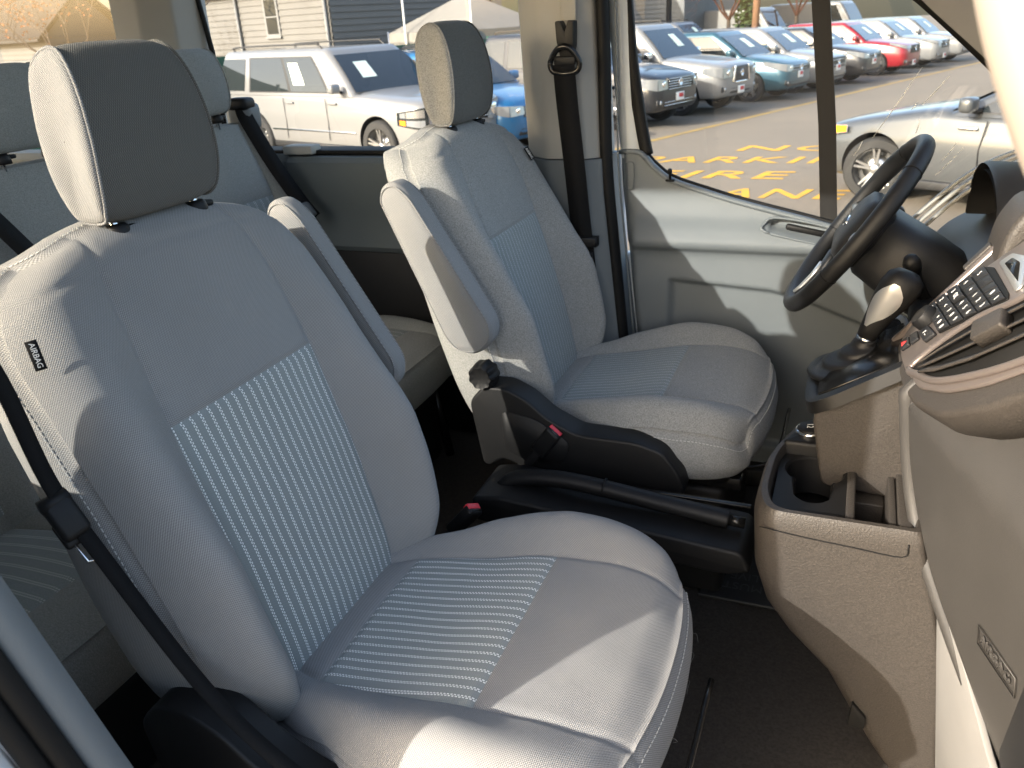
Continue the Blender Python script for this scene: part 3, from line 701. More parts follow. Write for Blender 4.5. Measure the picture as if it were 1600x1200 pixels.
# ================================================================== seat belts
def tongue(parent, c, ax, ay, sc=1.):
    M = frameM(c, ax, ay); T = lambda V: [M @ Vector(v)*1 for v in V]
    V, F = rbox((0, 0, 0), (.052*sc, .034*sc, .020*sc), .008*sc, 3); t = obj('tongue_cover', T(V), F, 'black plastic', parent)
    V, F = rbox((.018*sc, .0, .004*sc), (.030*sc, .042*sc, .016*sc), .007*sc, 3); obj('tongue_grip', T(V), F, 'black plastic', t)
    ring = [(.030*sc, -.010*sc, 0), (.062*sc, -.010*sc, 0), (.066*sc, 0, 0), (.062*sc, .010*sc, 0), (.030*sc, .010*sc, 0)]
    V, F = tube(T(ring), .0022*sc, 6); obj('tongue_plate', V, F, 'chrome', t)
    return t
pb = thing('passenger_belt', 'black seat belt hanging beside the passenger backrest with its tongue on the strap', 'seat belt', (-.62, .56, 1.1))
V, F = flatstrap([(-.875, .50, 1.86), (-.85, .535, 1.745), (-.833, .548, 1.672), (-.810, .55, 1.550), (-.767, .552, 1.462), (-.671, .554, 1.302), (-.60, .554, 1.225), (-.52, .556, 1.165), (-.45, .56, 1.12)], .019, .0022, (.72, -.10, .68), 6); obj('strap', V, F, 'belt webbing', pb)
M = frameM((-.792, .545, 1.508), (.50, .0, -.87), (-.30, -.92, -.2)); TT = lambda V: [M @ (Vector(v)*.74) for v in V]
V, F = rbox((0, 0, .004), (.070, .046, .022), .010, 3); tc = obj('tongue_cover', TT(V), F, 'black plastic', pb)
V, F = lathe([(.004, -.024), (.013, -.022), (.014, .022), (.004, .024)], (-.030, 0, .006), (0, 1, 0), 16); obj('tongue_roller', TT(V), F, 'black plastic', tc)
V, F = rbox((.022, .004, .014), (.046, .040, .014), .006, 3); obj('tongue_grip', TT(V), F, 'black plastic', tc)
ring = [(.036, -.012, .010), (.075, -.010, .012), (.080, .0, .012), (.075, .010, .012), (.036, .012, .010)]
V, F = tube(TT(ring), .0020, 6); obj('tongue_plate', V, F, 'chrome', tc)
db = thing('driver_belt', 'black seat belt running down the beige pillar behind the driver seat', 'seat belt', (-.69, 2.10, 1.5))
V, F = prism(rounded([(-.715, 1.985), (-.703, 1.987), (-.692, 1.962), (-.690, 1.962), (-.682, 1.987), (-.668, 1.985), (-.670, 1.93), (-.677, 1.90), (-.703, 1.90), (-.712, 1.94)], .004, 3), 'y', 2.075, 2.108, .006); obj('height_adjuster', V, F, 'black plastic', db)
ringp = [(-.728, 2.072, 1.895), (-.705, 2.068, 1.925), (-.678, 2.068, 1.925), (-.655, 2.072, 1.895), (-.660, 2.072, 1.872), (-.690, 2.07, 1.866), (-.722, 2.072, 1.872)]
V, F = sweep(np.vstack([spline(ringp, 6, True), [ringp[0]]]), circ(.0075, 8), (0, 1, 0)); obj('guide_loop', V, F, 'black gloss', db)
V, F = rbox((-.690, 2.070, 1.896), (.056, .010, .022), .004); obj('guide_bar', V, F, 'black plastic', db)
V, F = flatstrap([(-.692, 2.066, 1.888), (-.688, 2.072, 1.80), (-.676, 2.080, 1.65), (-.664, 2.085, 1.50), (-.652, 2.088, 1.37), (-.64, 2.09, 1.20)], .056, .0024, (0, 1, 0)); obj('strap', V, F, 'belt webbing', db)
V, F = prism([(-.700, 1.43), (-.618, 1.43), (-.618, 1.455), (-.700, 1.455)], 'y', 2.07, 2.106, .004); obj('belt_slot', V, F, 'black plastic', db)
V, F = prism(rounded([(-.672, 1.36), (-.655, 1.31), (-.64, 1.31), (-.634, 1.42), (-.668, 1.42)], .004, 3), 'y', 2.060, 2.064, .001); t = obj('tongue', V, F, 'chrome', db)
V, F = rbox((-.652, 2.0585, 1.345), (.018, .003, .03), .001); obj('tongue_hole', V, F, 'black plastic', t)
V, F = rbox((-.655, 2.064, 1.405), (.06, .02, .03), .006); obj('tongue_cover', V, F, 'black plastic', db)
# ================================================================== dashboard
db_ = thing('dashboard', 'dark dashboard with bronze trim around the keypad and vent', 'dashboard', (.35, 1.30, 1.2))
SQ, S1, SN = np.array([.10, 0, 1.45]), np.array([.6, 0, .8]), np.array([-.8, 0, .6])
def SPt(t, y, o=0.): p = SQ+S1*t+SN*o; return (p[0], y, p[2])
def slab(poly, o0, o1, r=.002, rr=.004, seg=2):
    """slab on the slope of the centre stack: outline in (distance up the slope, y)"""
    bm = bmesh.new(); P = rounded(poly, rr, 4) if rr else poly
    a = [bm.verts.new(SPt(t, y, o0)) for t, y in P]; b = [bm.verts.new(SPt(t, y, o1)) for t, y in P]
    n = len(P); fa = bm.faces.new(a); fb = bm.faces.new(b[::-1])
    for i in range(n): bm.faces.new((a[i], b[i], b[(i+1) % n], a[(i+1) % n]))
    bmesh.ops.recalc_face_normals(bm, faces=bm.faces)
    if r: bmesh.ops.bevel(bm, geom=list(fb.edges), offset=r, segments=seg, profile=.5, affect='EDGES', clamp_overlap=True)
    return bm_out(bm)
# passenger-side face: a sheet that leans and turns towards the passenger door
def dash_x(y, z): return .115+.34*(1.22-y)+.14*(1.41-z)+1.0*np.maximum(z-1.450, 0)
Ls = [(1.266, 1.475), (1.264, 1.42), (1.262, 1.35), (1.248, 1.275), (1.212, 1.212), (1.130, 1.148), (1.045, 1.095), (.96, 1.035), (.86, .98), (.70, .95)]
low = spline(Ls, 6); n = len(low); rows = []
for k, f in enumerate(np.linspace(0, 1, 26)):
    rows.append([])
    for j, (y, z) in enumerate(low):
        ztop = 1.70; zz = z+(ztop-z)*f; yy = y+( -.10*f if False else 0)
        rows[-1].append((dash_x(yy, zz)+.012, yy, zz))
# border moulding below the panel, then the panel itself 6 mm proud
V, F = loft(rows, False, False); obj('fascia', V, F, 'dash plastic', db_)
Lp = [(1.222, 1.468), (1.221, 1.42), (1.219, 1.36), (1.200, 1.30), (1.152, 1.216), (1.060, 1.146), (.955, 1.080), (.86, 1.035), (.70, 1.0)]
lp = spline(Lp, 6); rows = []
for f in np.concatenate([[0, .004, .012], np.linspace(.03, 1, 26)]):
    o_ = -.0035*min(1, f/.012) + .006
    rows.append([(dash_x(y, z+(1.66-z)*f)+o_-.004, y, z+(1.66-z)*f) for y, z in lp])
V, F = loft(rows, False, False); gp = obj('glovebox_panel', V, F, 'dash plastic', db_)
seam = [(dash_x(y, z)+.008, y+.002, z-.003) for y, z in lp]
V, F = sweep(seam, circ(.0022, 6), (1, 0, 0)); obj('panel_gap', V, F, 'rubber seal', db_)
# rolled edge of the fascia
V, F = sweep([(dash_x(y, z)+.014, y, z) for y, z in low], [(.012*math.cos(a), .014*math.sin(a)) for a in np.linspace(0, 2*math.pi, 10, endpoint=False)], (1, 0, 0)); obj('fascia_edge', V, F, 'dash plastic', db_)
# embossed airbag mark
tn = Vector((-1, -.34, -.14)).normalized(); ex = Vector((.34, -1, 0)).normalized(); ey = Vector((.14, 0, -1)); ey = -(ey - tn*ey.dot(tn)).normalized()
c = Vector((dash_x(.957, 1.236)-.003, .957, 1.236)) + tn*.002
exr = (ex*.82 - ey*.56*.0).normalized()
M = frameM(c, ex, ey)
text_mesh('AIRBAG', .022, 'dash plastic', db_, M, .0012, 'embossed_lettering')
fr = [M @ Vector(v) for v in ((-.045, -.015, 0), (.050, -.015, 0), (.050, .015, 0), (-.045, .015, 0))]
V, F = sweep([tuple(p) for p in fr]+[tuple(fr[0])], circ(.001, 5), tuple(tn)); obj('embossed_frame', V, F, 'dash plastic', db_)
# pale lower dash beside the console
V, F = prism([(1.180, 1.185), (1.14, 1.185), (.95, 1.085), (.62, .99), (.62, .745), (1.180, .745)], 'x', .0, .01, .002)
V = [(v[0]+.166+.20*(1.2-v[1])+.13*(1.25-v[2]), v[1], v[2]) for v in V]; obj('lower_panel', V, F, 'light grey trim', db_)
# body of the dash under and behind everything
V, F = prism([(.30, .80), (.25, 1.10), (.24, 1.44), (.36, 1.62), (.85, 1.48), (.85, .80)], 'y', .42, 1.30, .02); obj('dash_core', V, F, 'dark dash', db_)
V, F = prism(rounded([(.36, .80), (.27, 1.05), (.165, 1.32), (.155, 1.41), (.20, 1.50), (.31, 1.57), (.85, 1.50), (.85, .80)], .04, 5), 'y', 1.48, 2.19, .03, 4); obj('driver_side_dash', V, F, 'dark dash', db_)
V, F = prism(rounded([(.25, .78), (.18, 1.0), (.135, 1.22), (.15, 1.42), (.40, 1.60), (.6, .78)], .02, 4), 'y', 1.275, 1.545, .012, 3); obj('centre_stack', V, F, 'dark dash', db_)
# ---- stack trim: surround, bronze bezel, vent, keypad
Aout = [(-.010, 1.46), (-.010, 1.40), (-.003, 1.30), (.014, 1.205), (.052, 1.105), (.112, 1.030), (.20, .96), (.30, .90), (.36, 1.48), (.25, 1.500), (.107, 1.512), (.012, 1.505)]
V, F = slab(Aout, -.055, .000, .010, .02, 4); obj('stack_surround', V, F, 'charcoal plastic', db_)
Bout = [(.006, 1.455), (.006, 1.40), (.012, 1.325), (.034, 1.218), (.076, 1.135), (.130, 1.068), (.20, 1.01), (.30, .95), (.345, 1.36), (.233, 1.42), (.14, 1.466), (.03, 1.490)]
V, F = slab(Bout, .0005, .006, .004, .02, 3); bz = obj('bezel', V, F, 'bezel metal paint', db_)
vr = [(.026, 1.300), (.075, 1.300), (.150, 1.268), (.21, 1.212), (.31, 1.15), (.27, .985), (.178, 1.046), (.113, 1.116), (.067, 1.182), (.040, 1.250)]
vp = spline(vr, 6, True); loop3 = [SPt(t, y, .009) for t, y in vp]
V, F = sweep(loop3+[loop3[0]], [(.006*math.cos(a), .005*math.sin(a)) for a in np.linspace(0, 2*math.pi, 10, endpoint=False)], tuple(SN)); vt = obj('vent_rim', V, F, 'bezel metal paint', db_)
V, F = slab([tuple(np.array(p)*1.) for p in vp], .0062, .0075, 0, 0); obj('vent_backing', V, F, 'rubber seal', vt)
for k, off in enumerate((.22, .5, .78)):
    a = []
    for s_ in np.linspace(.06, .94, 14):
        i0 = s_; far = np.array([np.interp(i0, [0, .25, .6, 1], [.04, .085, .155, .29]), np.interp(i0, [0, .25, .6, 1], [1.288, 1.287, 1.255, 1.145])])
        near = np.array([np.interp(i0, [0, .25, .6, 1], [.046, .075, .125, .27]), np.interp(i0, [0, .25, .6, 1], [1.245, 1.178, 1.112, 1.0])])
        p = far*(1-off)+near*off; a.append(SPt(p[0], p[1], .012))
    V, F = sweep(a, [(-.008, -.003), (.008, .003), (.008, .006), (-.008, .0)], tuple(SN)); obj('vent_louvre', V, F, 'charcoal plastic', vt)
V, F = slab([(.150, 1.215), (.195, 1.180), (.185, 1.135), (.140, 1.165)], .008, .028, .005, .006, 3); obj('vent_slider', V, F, 'charcoal plastic', vt)
# keypad: five columns up the slope, five rows across
near = [(.084, 1.340), (.108, 1.320), (.131, 1.302), (.153, 1.283), (.175, 1.263), (.196, 1.246)]
far = [(.070, 1.482), (.090, 1.480), (.112, 1.472), (.136, 1.462), (.160, 1.450), (.186, 1.436)]
kp = np.array([near[0], near[5], far[5], far[0]])
V, F = slab([near[0], near[5], (.200, 1.262), (.196, 1.405), far[5], far[0]], .0062, .0085, .001, .006); key = obj('keypad', V, F, 'rubber seal', db_)
def kpt(c, r):
    a = np.array([np.interp(c, range(6), [p[i] for p in near]) for i in (0, 1)]); b = np.array([np.interp(c, range(6), [p[i] for p in far]) for i in (0, 1)])
    return a+(b-a)*r
rowsr = [0, .165, .33, .495, .72, 1.]
marks = {(0, 2): '*', (0, 1): '0', (0, 0): '#', (1, 2): '7', (1, 1): '8', (1, 0): '9', (2, 2): '4', (2, 1): '5', (2, 0): '6', (3, 2): '1', (3, 1): '2', (3, 0): '3',
         (4, 1): 'II', (4, 0): 'I', (0, 4): '1', (1, 4): '2', (2, 4): '3', (3, 4): '4', (4, 4): '5', (3, 3): '+', (1, 3): '<', (2, 3): 'OK'}
for c_ in range(5):
    for r_ in range(5):
        g = .06; q = [kpt(c_+g, rowsr[r_]+.014), kpt(c_+1-g, rowsr[r_]+.014), kpt(c_+1-g, rowsr[r_+1]-.014), kpt(c_+g, rowsr[r_+1]-.014)]
        o1 = .0125 if (r_ != 3 or c_ != 2) else .017
        V, F = slab([tuple(p) for p in q], .0085, o1, .0018, .0022, 2); bt = obj('keypad_button', V, F, 'dark dash', key)
        if (c_, r_) in marks:
            m_ = np.mean(q, axis=0); text_mesh(marks[(c_, r_)], .0125, 'white ink', bt, frameM(SPt(m_[0], m_[1], o1+.0004), (0, -1, 0), tuple(S1)), .0002, 'marking')
V, F = slab([(.012, 1.402), (.012, 1.440), (.030, 1.434), (.030, 1.394)], .0062, .011, .002, .003); hz = obj('hazard_switch', V, F, 'dark dash', db_)
tri = [SPt(.0155, 1.430, .0114), SPt(.0155, 1.408, .0114), SPt(.0275, 1.415, .0114)]
obj('hazard_triangle', tri, [(0, 1, 2)], 'red ink', hz, smooth=False)
V, F = slab([(.032, 1.432), (.032, 1.393), (.048, 1.388), (.048, 1.424)], .0062, .0105, .002, .003); obj('blank_switch', V, F, 'dark dash', db_)
V, F = slab([(.050, 1.405), (.058, 1.350), (.080, 1.344), (.070, 1.402)], .0062, .0125, .002, .005); cb = obj('call_button', V, F, 'dark dash', db_)
text_mesh('r -', .016, 'white ink', cb, frameM(SPt(.0645, 1.375, .0129), (0, -1, 0), tuple(S1)), .0002, 'marking')
ct = np.array(SPt(.070, 1.430, .008)); V, F = lathe([(.021, 0), (.021, .012), (.0185, .018), (.010, .019)], ct, SN, 26); vk = obj('volume_knob', V, F, 'black plastic', db_, sharp=40)
V, F = slab([(.205, 1.405), (.228, 1.395), (.245, 1.33), (.222, 1.25), (.208, 1.25)], .0064, .0095, .002, .008); sl = obj('disc_slot_trim', V, F, 'silver paint', db_)
V, F = slab([(.213, 1.375), (.226, 1.370), (.232, 1.33), (.218, 1.27)], .0097, .0105, .0, .004); obj('disc_slot', V, F, 'black gloss', sl)
# rail along the driver side of the stack and a small latch on it
V, F = sweep([SPt(t, 1.508, -.004) for t in (-.01, .05, .12, .2, .28)], [(-.010, -.02), (.010, -.02), (.010, .006), (.004, .010), (-.008, .008)], tuple(SN)); obj('stack_edge', V, F, 'bezel metal paint', db_)
V, F = slab([(.150, 1.535), (.205, 1.535), (.205, 1.515), (.150, 1.515)], -.012, .008, .002, .003); obj('latch', V, F, 'charcoal plastic', db_)
# instrument hood and cluster
rings = []
for x, k in ((.235, 1.), (.245, 1.03), (.33, 1.0), (.50, .85)):
    rings.append([(x, 1.83+.235*k*math.cos(a), 1.55+.140*k*max(0, math.sin(a))**.7) for a in np.linspace(0, math.pi, 24)])
V, F = loft(rings, False, False); hd = obj('instrument_hood', V, F, 'dark dash', db_)
rings = [[(x, 1.83+.225*math.cos(a), 1.55+.128*max(0, math.sin(a))**.7) for a in np.linspace(0, math.pi, 24)] for x in (.236, .33, .46)]
V, F = loft(rings, False, False); obj('hood_lining', V, [f[::-1] for f in F], 'black plastic', hd)
V, F = prism([(.33, 1.55), (.40, 1.70), (.46, 1.70), (.46, 1.55)], 'y', 1.63, 2.03, .01); obj('instrument_cluster', V, F, 'black gloss', hd)
V, F = prism(rounded([(.215, 1.585), (.225, 1.655), (.25, 1.70), (.36, 1.70), (.36, 1.56)], .02, 4), 'y', 1.44, 1.575, .012, 3); obj('storage_hood', V, F, 'charcoal plastic', db_)
for k, (y0, o_) in enumerate(((2.155, 0), (2.115, .010), (2.07, .018))):
    V, F = sweep(spline([(.13+o_, y0, 1.505), (.20+o_, y0-.01, 1.585), (.27+o_, y0-.02, 1.645), (.36, y0-.03, 1.69)], 5), [(-.010, -.003), (.010, -.003), (.010, .003), (-.010, .003)], (-.7, 0, .7)); obj('side_vent_trim', V, F, 'beige trim', db_)

# ================================================================== steering wheel and column
sw = thing('steering_wheel', 'black leather steering wheel with silver spokes in front of the driver seat', 'steering wheel', (.01, 1.83, 1.57))
WC, WU, WN = np.array([.010, 1.83, 1.568]), np.array([.56, 0, .83]), np.array([-.83, 0, .56])
WY = np.array([0, 1., 0]); RR = .198
def WP(a, r, o=0.): return WC + (WY*math.cos(a)+WU*math.sin(a))*r + WN*o
ring = [WP(a, RR) for a in np.linspace(0, 2*math.pi, 72, endpoint=False)]
rs = []
for i, a in enumerate(np.linspace(0, 2*math.pi, 72, endpoint=False)):
    er = WY*math.cos(a)+WU*math.sin(a); k = 1+.10*math.exp(-((math.degrees(a) % 180-35)/14)**2) if math.degrees(a) < 180 else 1.
    rs.append([ring[i]+(er*math.cos(b)*.0165+WN*math.sin(b)*.0175)*k for b in np.linspace(0, 2*math.pi, 14, endpoint=False)])
rs.append(rs[0]); V, F = loft(rs, True, False); rim_ = obj('rim', V, F, 'rim leather', sw)
for a in (math.radians(128), math.radians(52), math.radians(-20), math.radians(200)):
    er = WY*math.cos(a)+WU*math.sin(a); p = WP(a, RR)
    loop = [p+(er*math.cos(b)*.0168+WN*math.sin(b)*.0178) for b in np.linspace(0, 2*math.pi, 18)]
    V, F = sweep(loop, circ(.0009, 4), tuple(WY*-math.sin(a)+WU*math.cos(a))); obj('rim_seam', V, F, 'rubber seal', rim_)
hub = rounded([(-.085, -.065), (.085, -.065), (.10, .02), (.07, .075), (-.07, .075), (-.10, .02)], .035, 6)
rg = [[WC+WY*a*k+WU*b*k+WN*o for a, b in hub] for k, o in ((.9, -.045), (1., -.03), (1., -.005), (.93, .008), (.7, .016), (.3, .019))]
V, F = loft(rg); hb_ = obj('hub', V, F, 'dark dash', sw)
V, F = lathe([(.026, .0), (.026, .003), (.022, .0045)], WC+WN*.018, WN, 28); V = [tuple(WC+((np.array(v)-WC)@WY)*WY+((np.array(v)-WC)@WU)*WU*.45+((np.array(v)-WC)@WN)*WN) for v in V]; bd = obj('badge', V, F, 'chrome', hb_)
V, F = lathe([(.0225, .0), (.0225, .0052)], WC+WN*.018, WN, 28); V = [tuple(WC+((np.array(v)-WC)@WY)*WY+((np.array(v)-WC)@WU)*WU*.40+((np.array(v)-WC)@WN)*WN) for v in V]; obj('badge_field', V, F, 'dark dash', hb_)
for a0, a1, m_ in ((math.radians(190), math.radians(170), 'silver paint'), (math.radians(-10), math.radians(10), 'silver paint'), (math.radians(250), math.radians(290), 'silver paint')):
    am = (a0+a1)/2; rings = []
    for r, w_, o in ((.07, .030, -.002), (.11, .022, -.008), (.15, .018, -.008), (.188, .020, -.002)):
        er = WY*math.cos(am)+WU*math.sin(am); et = -WY*math.sin(am)+WU*math.cos(am)
        rings.append([WC+er*r+et*w_*math.cos(b)+WN*(o+.009*math.sin(b)) for b in np.linspace(0, 2*math.pi, 14, endpoint=False)])
    V, F = loft(rings); sp2 = obj('spoke', V, F, 'rim leather', sw)
    V2 = [tuple(np.array(v)+WN*.003) for v in V]
    rings = [[WC+er*r+et*w_*.62*math.cos(b)+WN*(o+.0055+.005*math.sin(b)) for b in np.linspace(0, 2*math.pi, 14, endpoint=False)] for r, w_, o in ((.10, .020, -.004), (.13, .018, -.006), (.165, .016, -.004), (.183, .012, -.001))]
    V, F = loft(rings); obj('spoke_trim', V, F, m_, sp2)
col = thing('steering_column', 'dark grey steering column shroud with a stalk behind the steering wheel', 'steering column', (.16, 1.83, 1.45))
cr = []
for d, w_, h_ in ((.030, .075, .055), (.05, .10, .070), (.14, .105, .075), (.20, .10, .075), (.27, .095, .07)):
    c_ = WC-WN*d; cr.append([c_+WY*w_*np.sign(math.cos(b))*abs(math.cos(b))**.6+WU*h_*np.sign(math.sin(b))*abs(math.sin(b))**.6 for b in np.linspace(0, 2*math.pi, 32, endpoint=False)])
V, F = loft(cr); obj('shroud', V, F, 'dark dash', col)
def stalk(p0, p1, r, name='stalk'):
    V, F = sweep(spline([p0, tuple(np.array(p0)*.5+np.array(p1)*.5+np.array([-.004, 0, .004])), p1], 6), circ(r, 10), (1, 0, 0)); s_ = obj(name, V, F, 'black plastic', col)
    d = np.array(p1)-np.array(p0); d /= np.linalg.norm(d)
    V, F = lathe([(.004, -.01), (.014, -.006), (.016, .012), (.012, .024), (.003, .028)], p1, d, 16); obj('stalk_end', V, F, 'black plastic', s_)
stalk((.13, 1.90, 1.53), (.10, 2.06, 1.545), .008)
stalk((.150, 1.70, 1.455), (.118, 1.655, 1.535), .012)
V, F = rbox((.158, 1.665, 1.440), (.07, .08, .05), .012, 3); obj('switch_block', V, F, 'dark dash', col)
V, F = lathe([(.026, -.006), (.030, .0), (.028, .006), (.020, .007), (.019, .002), (.008, .0)], (.098, 1.60, 1.43), (-.7, -.5, .5), 26); ig = obj('ignition_lock', V, F, 'silver paint', col, sharp=40)
V, F = lathe([(.019, .002), (.017, .010), (.010, .012)], (.098, 1.60, 1.43), (-.7, -.5, .5), 20); obj('key_slot', V, F, 'black plastic', ig)
# key and small fob hanging in the lock
V, F = rbox((.078, 1.585, 1.425), (.030, .012, .018), .004); obj('key_head', V, F, 'black plastic', ig)

# ================================================================== centre console
cn = thing('centre_console', 'charcoal floor console with cup holder and open tray between the seats', 'console', (.1, 1.36, .74))
def plan(x0, x1, y0=1.185, y1=1.535, r=.035):
    return rounded([(x0+.012, y0), (x1, y0), (x1, y1), (x0+.045, y1), (x0, y0+.20), (x0-.004, y0+.06)], [r, .012, .012, .05, .05, .05], 6)
lev = [(.748, .155, .245), (.80, .120, .235), (.87, .080, .228), (.95, .035, .222), (1.02, -.035, .212), (1.07, -.072, .200), (1.13, -.092, .185), (1.20, -.097, .165), (1.222, -.098, .160), (1.248, -.094, .155), (1.256, -.089, .15), (1.256, -.080, .145), (1.248, -.076, .143), (1.13, -.070, .14)]
rings = []
for i, (z, x0, x1) in enumerate(lev):
    ins = 0 if i < 9 else [0.001, .005, .014, .018, .022][i-9]
    rings.append([(x, y, z) for x, y in plan(x0, x1, 1.185+ins+.03*max(0, (.95-z)/.2)*.3, 1.535-ins)])
V, F = loft(rings); bd_ = obj('console_body', V, F, 'charcoal plastic', cn, sharp=50)
sm = [(x, y-.0006, 1.214) for x, y in plan(-.0985, .162)[:0] ] or [(-.085, 1.1835, 1.226), (-.02, 1.1838, 1.219), (.06, 1.1838, 1.214), (.128, 1.1838, 1.211), (.134, 1.1838, 1.235)]
V, F = sweep(spline(sm, 4), circ(.0012, 4), (0, 1, 0)); obj('lid_gap', V, F, 'rubber seal', cn)
# deck with a round cup well
cc = np.array([-.012, 1.375]); rh = .047; nA = 40
outer = []
rect = (-.073, .042, 1.215, 1.45)
for k in range(nA):
    a = 2*math.pi*k/nA; d = np.array([math.cos(a), math.sin(a)])
    tt = min([(rect[1]-cc[0])/d[0] if d[0] > 1e-6 else 9, (rect[0]-cc[0])/d[0] if d[0] < -1e-6 else 9, (rect[3]-cc[1])/d[1] if d[1] > 1e-6 else 9, (rect[2]-cc[1])/d[1] if d[1] < -1e-6 else 9])
    outer.append((cc[0]+d[0]*tt, cc[1]+d[1]*tt, 1.236))
def well(r, z):
    return [(cc[0]+r*math.cos(2*math.pi*k/nA)*(1+.0*k), cc[1]+(r*1.0+ (.062 if math.sin(2*math.pi*k/nA) < -.55 else 0)*max(0, abs(math.cos(2*math.pi*k/nA)) < .6))*math.sin(2*math.pi*k/nA), z) for k in range(nA)]
V, F = loft([outer, well(rh+.004, 1.236), well(rh, 1.232), well(rh-.003, 1.18), well(rh-.006, 1.165)], True, False)
obj('cup_holder', V, [f[::-1] for f in F], 'black plastic', cn, sharp=35)
V, F = lathe([(rh-.004, 1.163), (rh-.004, 1.15), (.001, 1.149)], (cc[0], cc[1], 0), (0, 0, 1), nA); obj('cup_floor', V, F, 'black plastic', cn)
V, F = lathe([(.030, .0), (.031, .004), (.028, .006), (.027, .001)], (cc[0], cc[1]-.035, 1.158), (0, 0, 1), 30); obj('cup_ring', V, F, 'black gloss', cn)
for s_ in (-1, 1):
    V, F = rbox((cc[0]+s_*.040, 1.345, 1.205), (.022, .016, .055), .007, 3); obj('cup_grip', V, F, 'black plastic', cn)
# open slot tray beside it
for nm, x0, x1, y0, y1, z0, z1 in (('tray_wall', .042, .056, 1.207, 1.45, 1.14, 1.240), ('tray_wall', .106, .118, 1.207, 1.45, 1.14, 1.240), ('tray_end', .0565, .1055, 1.415, 1.45, 1.14, 1.232), ('tray_step', .0565, .1055, 1.355, 1.4148, 1.14, 1.195), ('tray_floor', .0565, .1055, 1.207, 1.3545, 1.132, 1.150), ('tray_rail', .119, .140, 1.207, 1.46, 1.14, 1.247)):
    V, F = rbox(((x0+x1)/2, (y0+y1)/2, (z0+z1)/2), (x1-x0, y1-y0, z1-z0), .003, 2); obj(nm, V, F, 'charcoal plastic' if nm != 'tray_floor' else 'black plastic', cn)
# power socket with its cap
V, F = prism(rounded([(-.075, 1.425), (.01, 1.425), (.02, 1.53), (-.035, 1.53)], .014, 4), 'z', 1.18, 1.262, .010, 3); sk = obj('socket_plinth', V, F, 'black plastic', cn)
V, F = lathe([(.022, .0), (.0265, .002), (.0265, .007), (.024, .010)], (-.028, 1.472, 1.262), (-.12, -.1, 1), 28); obj('socket_ring', V, F, 'chrome', sk)
V, F = lathe([(.0235, .0095), (.021, .0125), (.001, .013)], (-.028, 1.472, 1.262), (-.12, -.1, 1), 28); obj('socket_cap', V, F, 'black plastic', sk)
text_mesh('12', .017, 'white ink', sk, frameM((-.0295, 1.4708, 1.2757), (0, -1, -.1), (1, 0, .12)), .0002, 'marking')
# lower slot in the console side
V, F = prism(rounded([(.088, .905), (.112, .878), (.112, .855), (.085, .855)], .004, 3), 'y', 1.180, 1.192, .002); obj('side_slot', V, F, 'rubber seal', cn)

# ================================================================== gear lever and its tower
gt = thing('gear_lever', 'black gear lever with silver insert and leather boot above the console', 'gear lever', (.05, 1.50, 1.25))
GO = np.array([.004, .105, -.068])
def gobj(name, V, F, *k, **kw): return obj(name, [tuple(np.array(v)+GO) for v in V], F, *k, **kw)
V, F = prism(rounded([(-.030, 1.405), (-.004, 1.272), (.150, 1.262), (.20, 1.54), (.105, 1.505), (-.012, 1.435)], .018, 4), 'y', 1.275, 1.475, .016, 4); gobj('lever_tower', V, F, 'charcoal plastic', gt, sharp=55)
V, F = sweep(spline([(.105, 1.272, 1.512), (.04, 1.272, 1.470), (-.008, 1.272, 1.440), (-.030, 1.30, 1.422), (-.034, 1.38, 1.42), (-.03, 1.46, 1.422)], 6), [(-.016, -.010), (.016, -.010), (.016, .006), (.008, .012), (-.010, .010)], (-.5, 0, .86)); gobj('tower_trim', V, F, 'black plastic', gt, sharp=45)
V, F = prism([(-.02, 1.436), (.11, 1.514), (.105, 1.522), (-.025, 1.444)], 'y', 1.29, 1.47, .002); gobj('boot_frame', V, F, 'black gloss', gt)
rings = []
for i, t in enumerate(np.linspace(0, 1, 16)):
    c_ = np.array([.020, 1.410, 1.452])*(1-t)+np.array([.046, 1.42, 1.505])*t
    w_ = (.050*(1-t)**1.4+.017)*(1+.10*math.sin(t*22)); rings.append([(c_[0]+w_*math.cos(a)*(1.05+.05*math.sin(3*a+i)), c_[1]+w_*1.15*math.sin(a), c_[2]-.018*math.cos(a)*-1*(1-t)) for a in np.linspace(0, 2*math.pi, 28, endpoint=False)])
V, F = loft(rings); gobj('boot', V, F, 'rim leather', gt)
ax = np.array([.34, 0, .94]); lx = np.array([.94, 0, -.34])
V, F = lathe([(.0175, -.004), (.019, 0), (.019, .003), (.0175, .006)], (.045, 1.42, 1.503), ax, 24); gobj('collar', V, F, 'chrome', gt)
rings = []
for t, w_, d_, o in ((0, .017, .018, 0), (.02, .019, .021, 0), (.05, .024, .026, .002), (.08, .031, .030, .006), (.105, .034, .032, .009), (.122, .031, .030, .010), (.132, .020, .02, .010), (.135, .006, .006, .010)):
    c_ = np.array([.045, 1.42, 1.508])+ax*t+lx*o; rings.append([c_+lx*w_*np.sign(math.cos(a))*abs(math.cos(a))**.8+np.array([0, 1, 0])*d_*np.sign(math.sin(a))*abs(math.sin(a))**.8 for a in np.linspace(0, 2*math.pi, 28, endpoint=False)])
V, F = loft(rings); kb = gobj('knob', V, F, 'black plastic', gt)
prof_k = [(.02, .019, .021, 0), (.05, .024, .026, .002), (.08, .031, .030, .006), (.105, .034, .032, .009), (.122, .031, .030, .010)]
rg = []
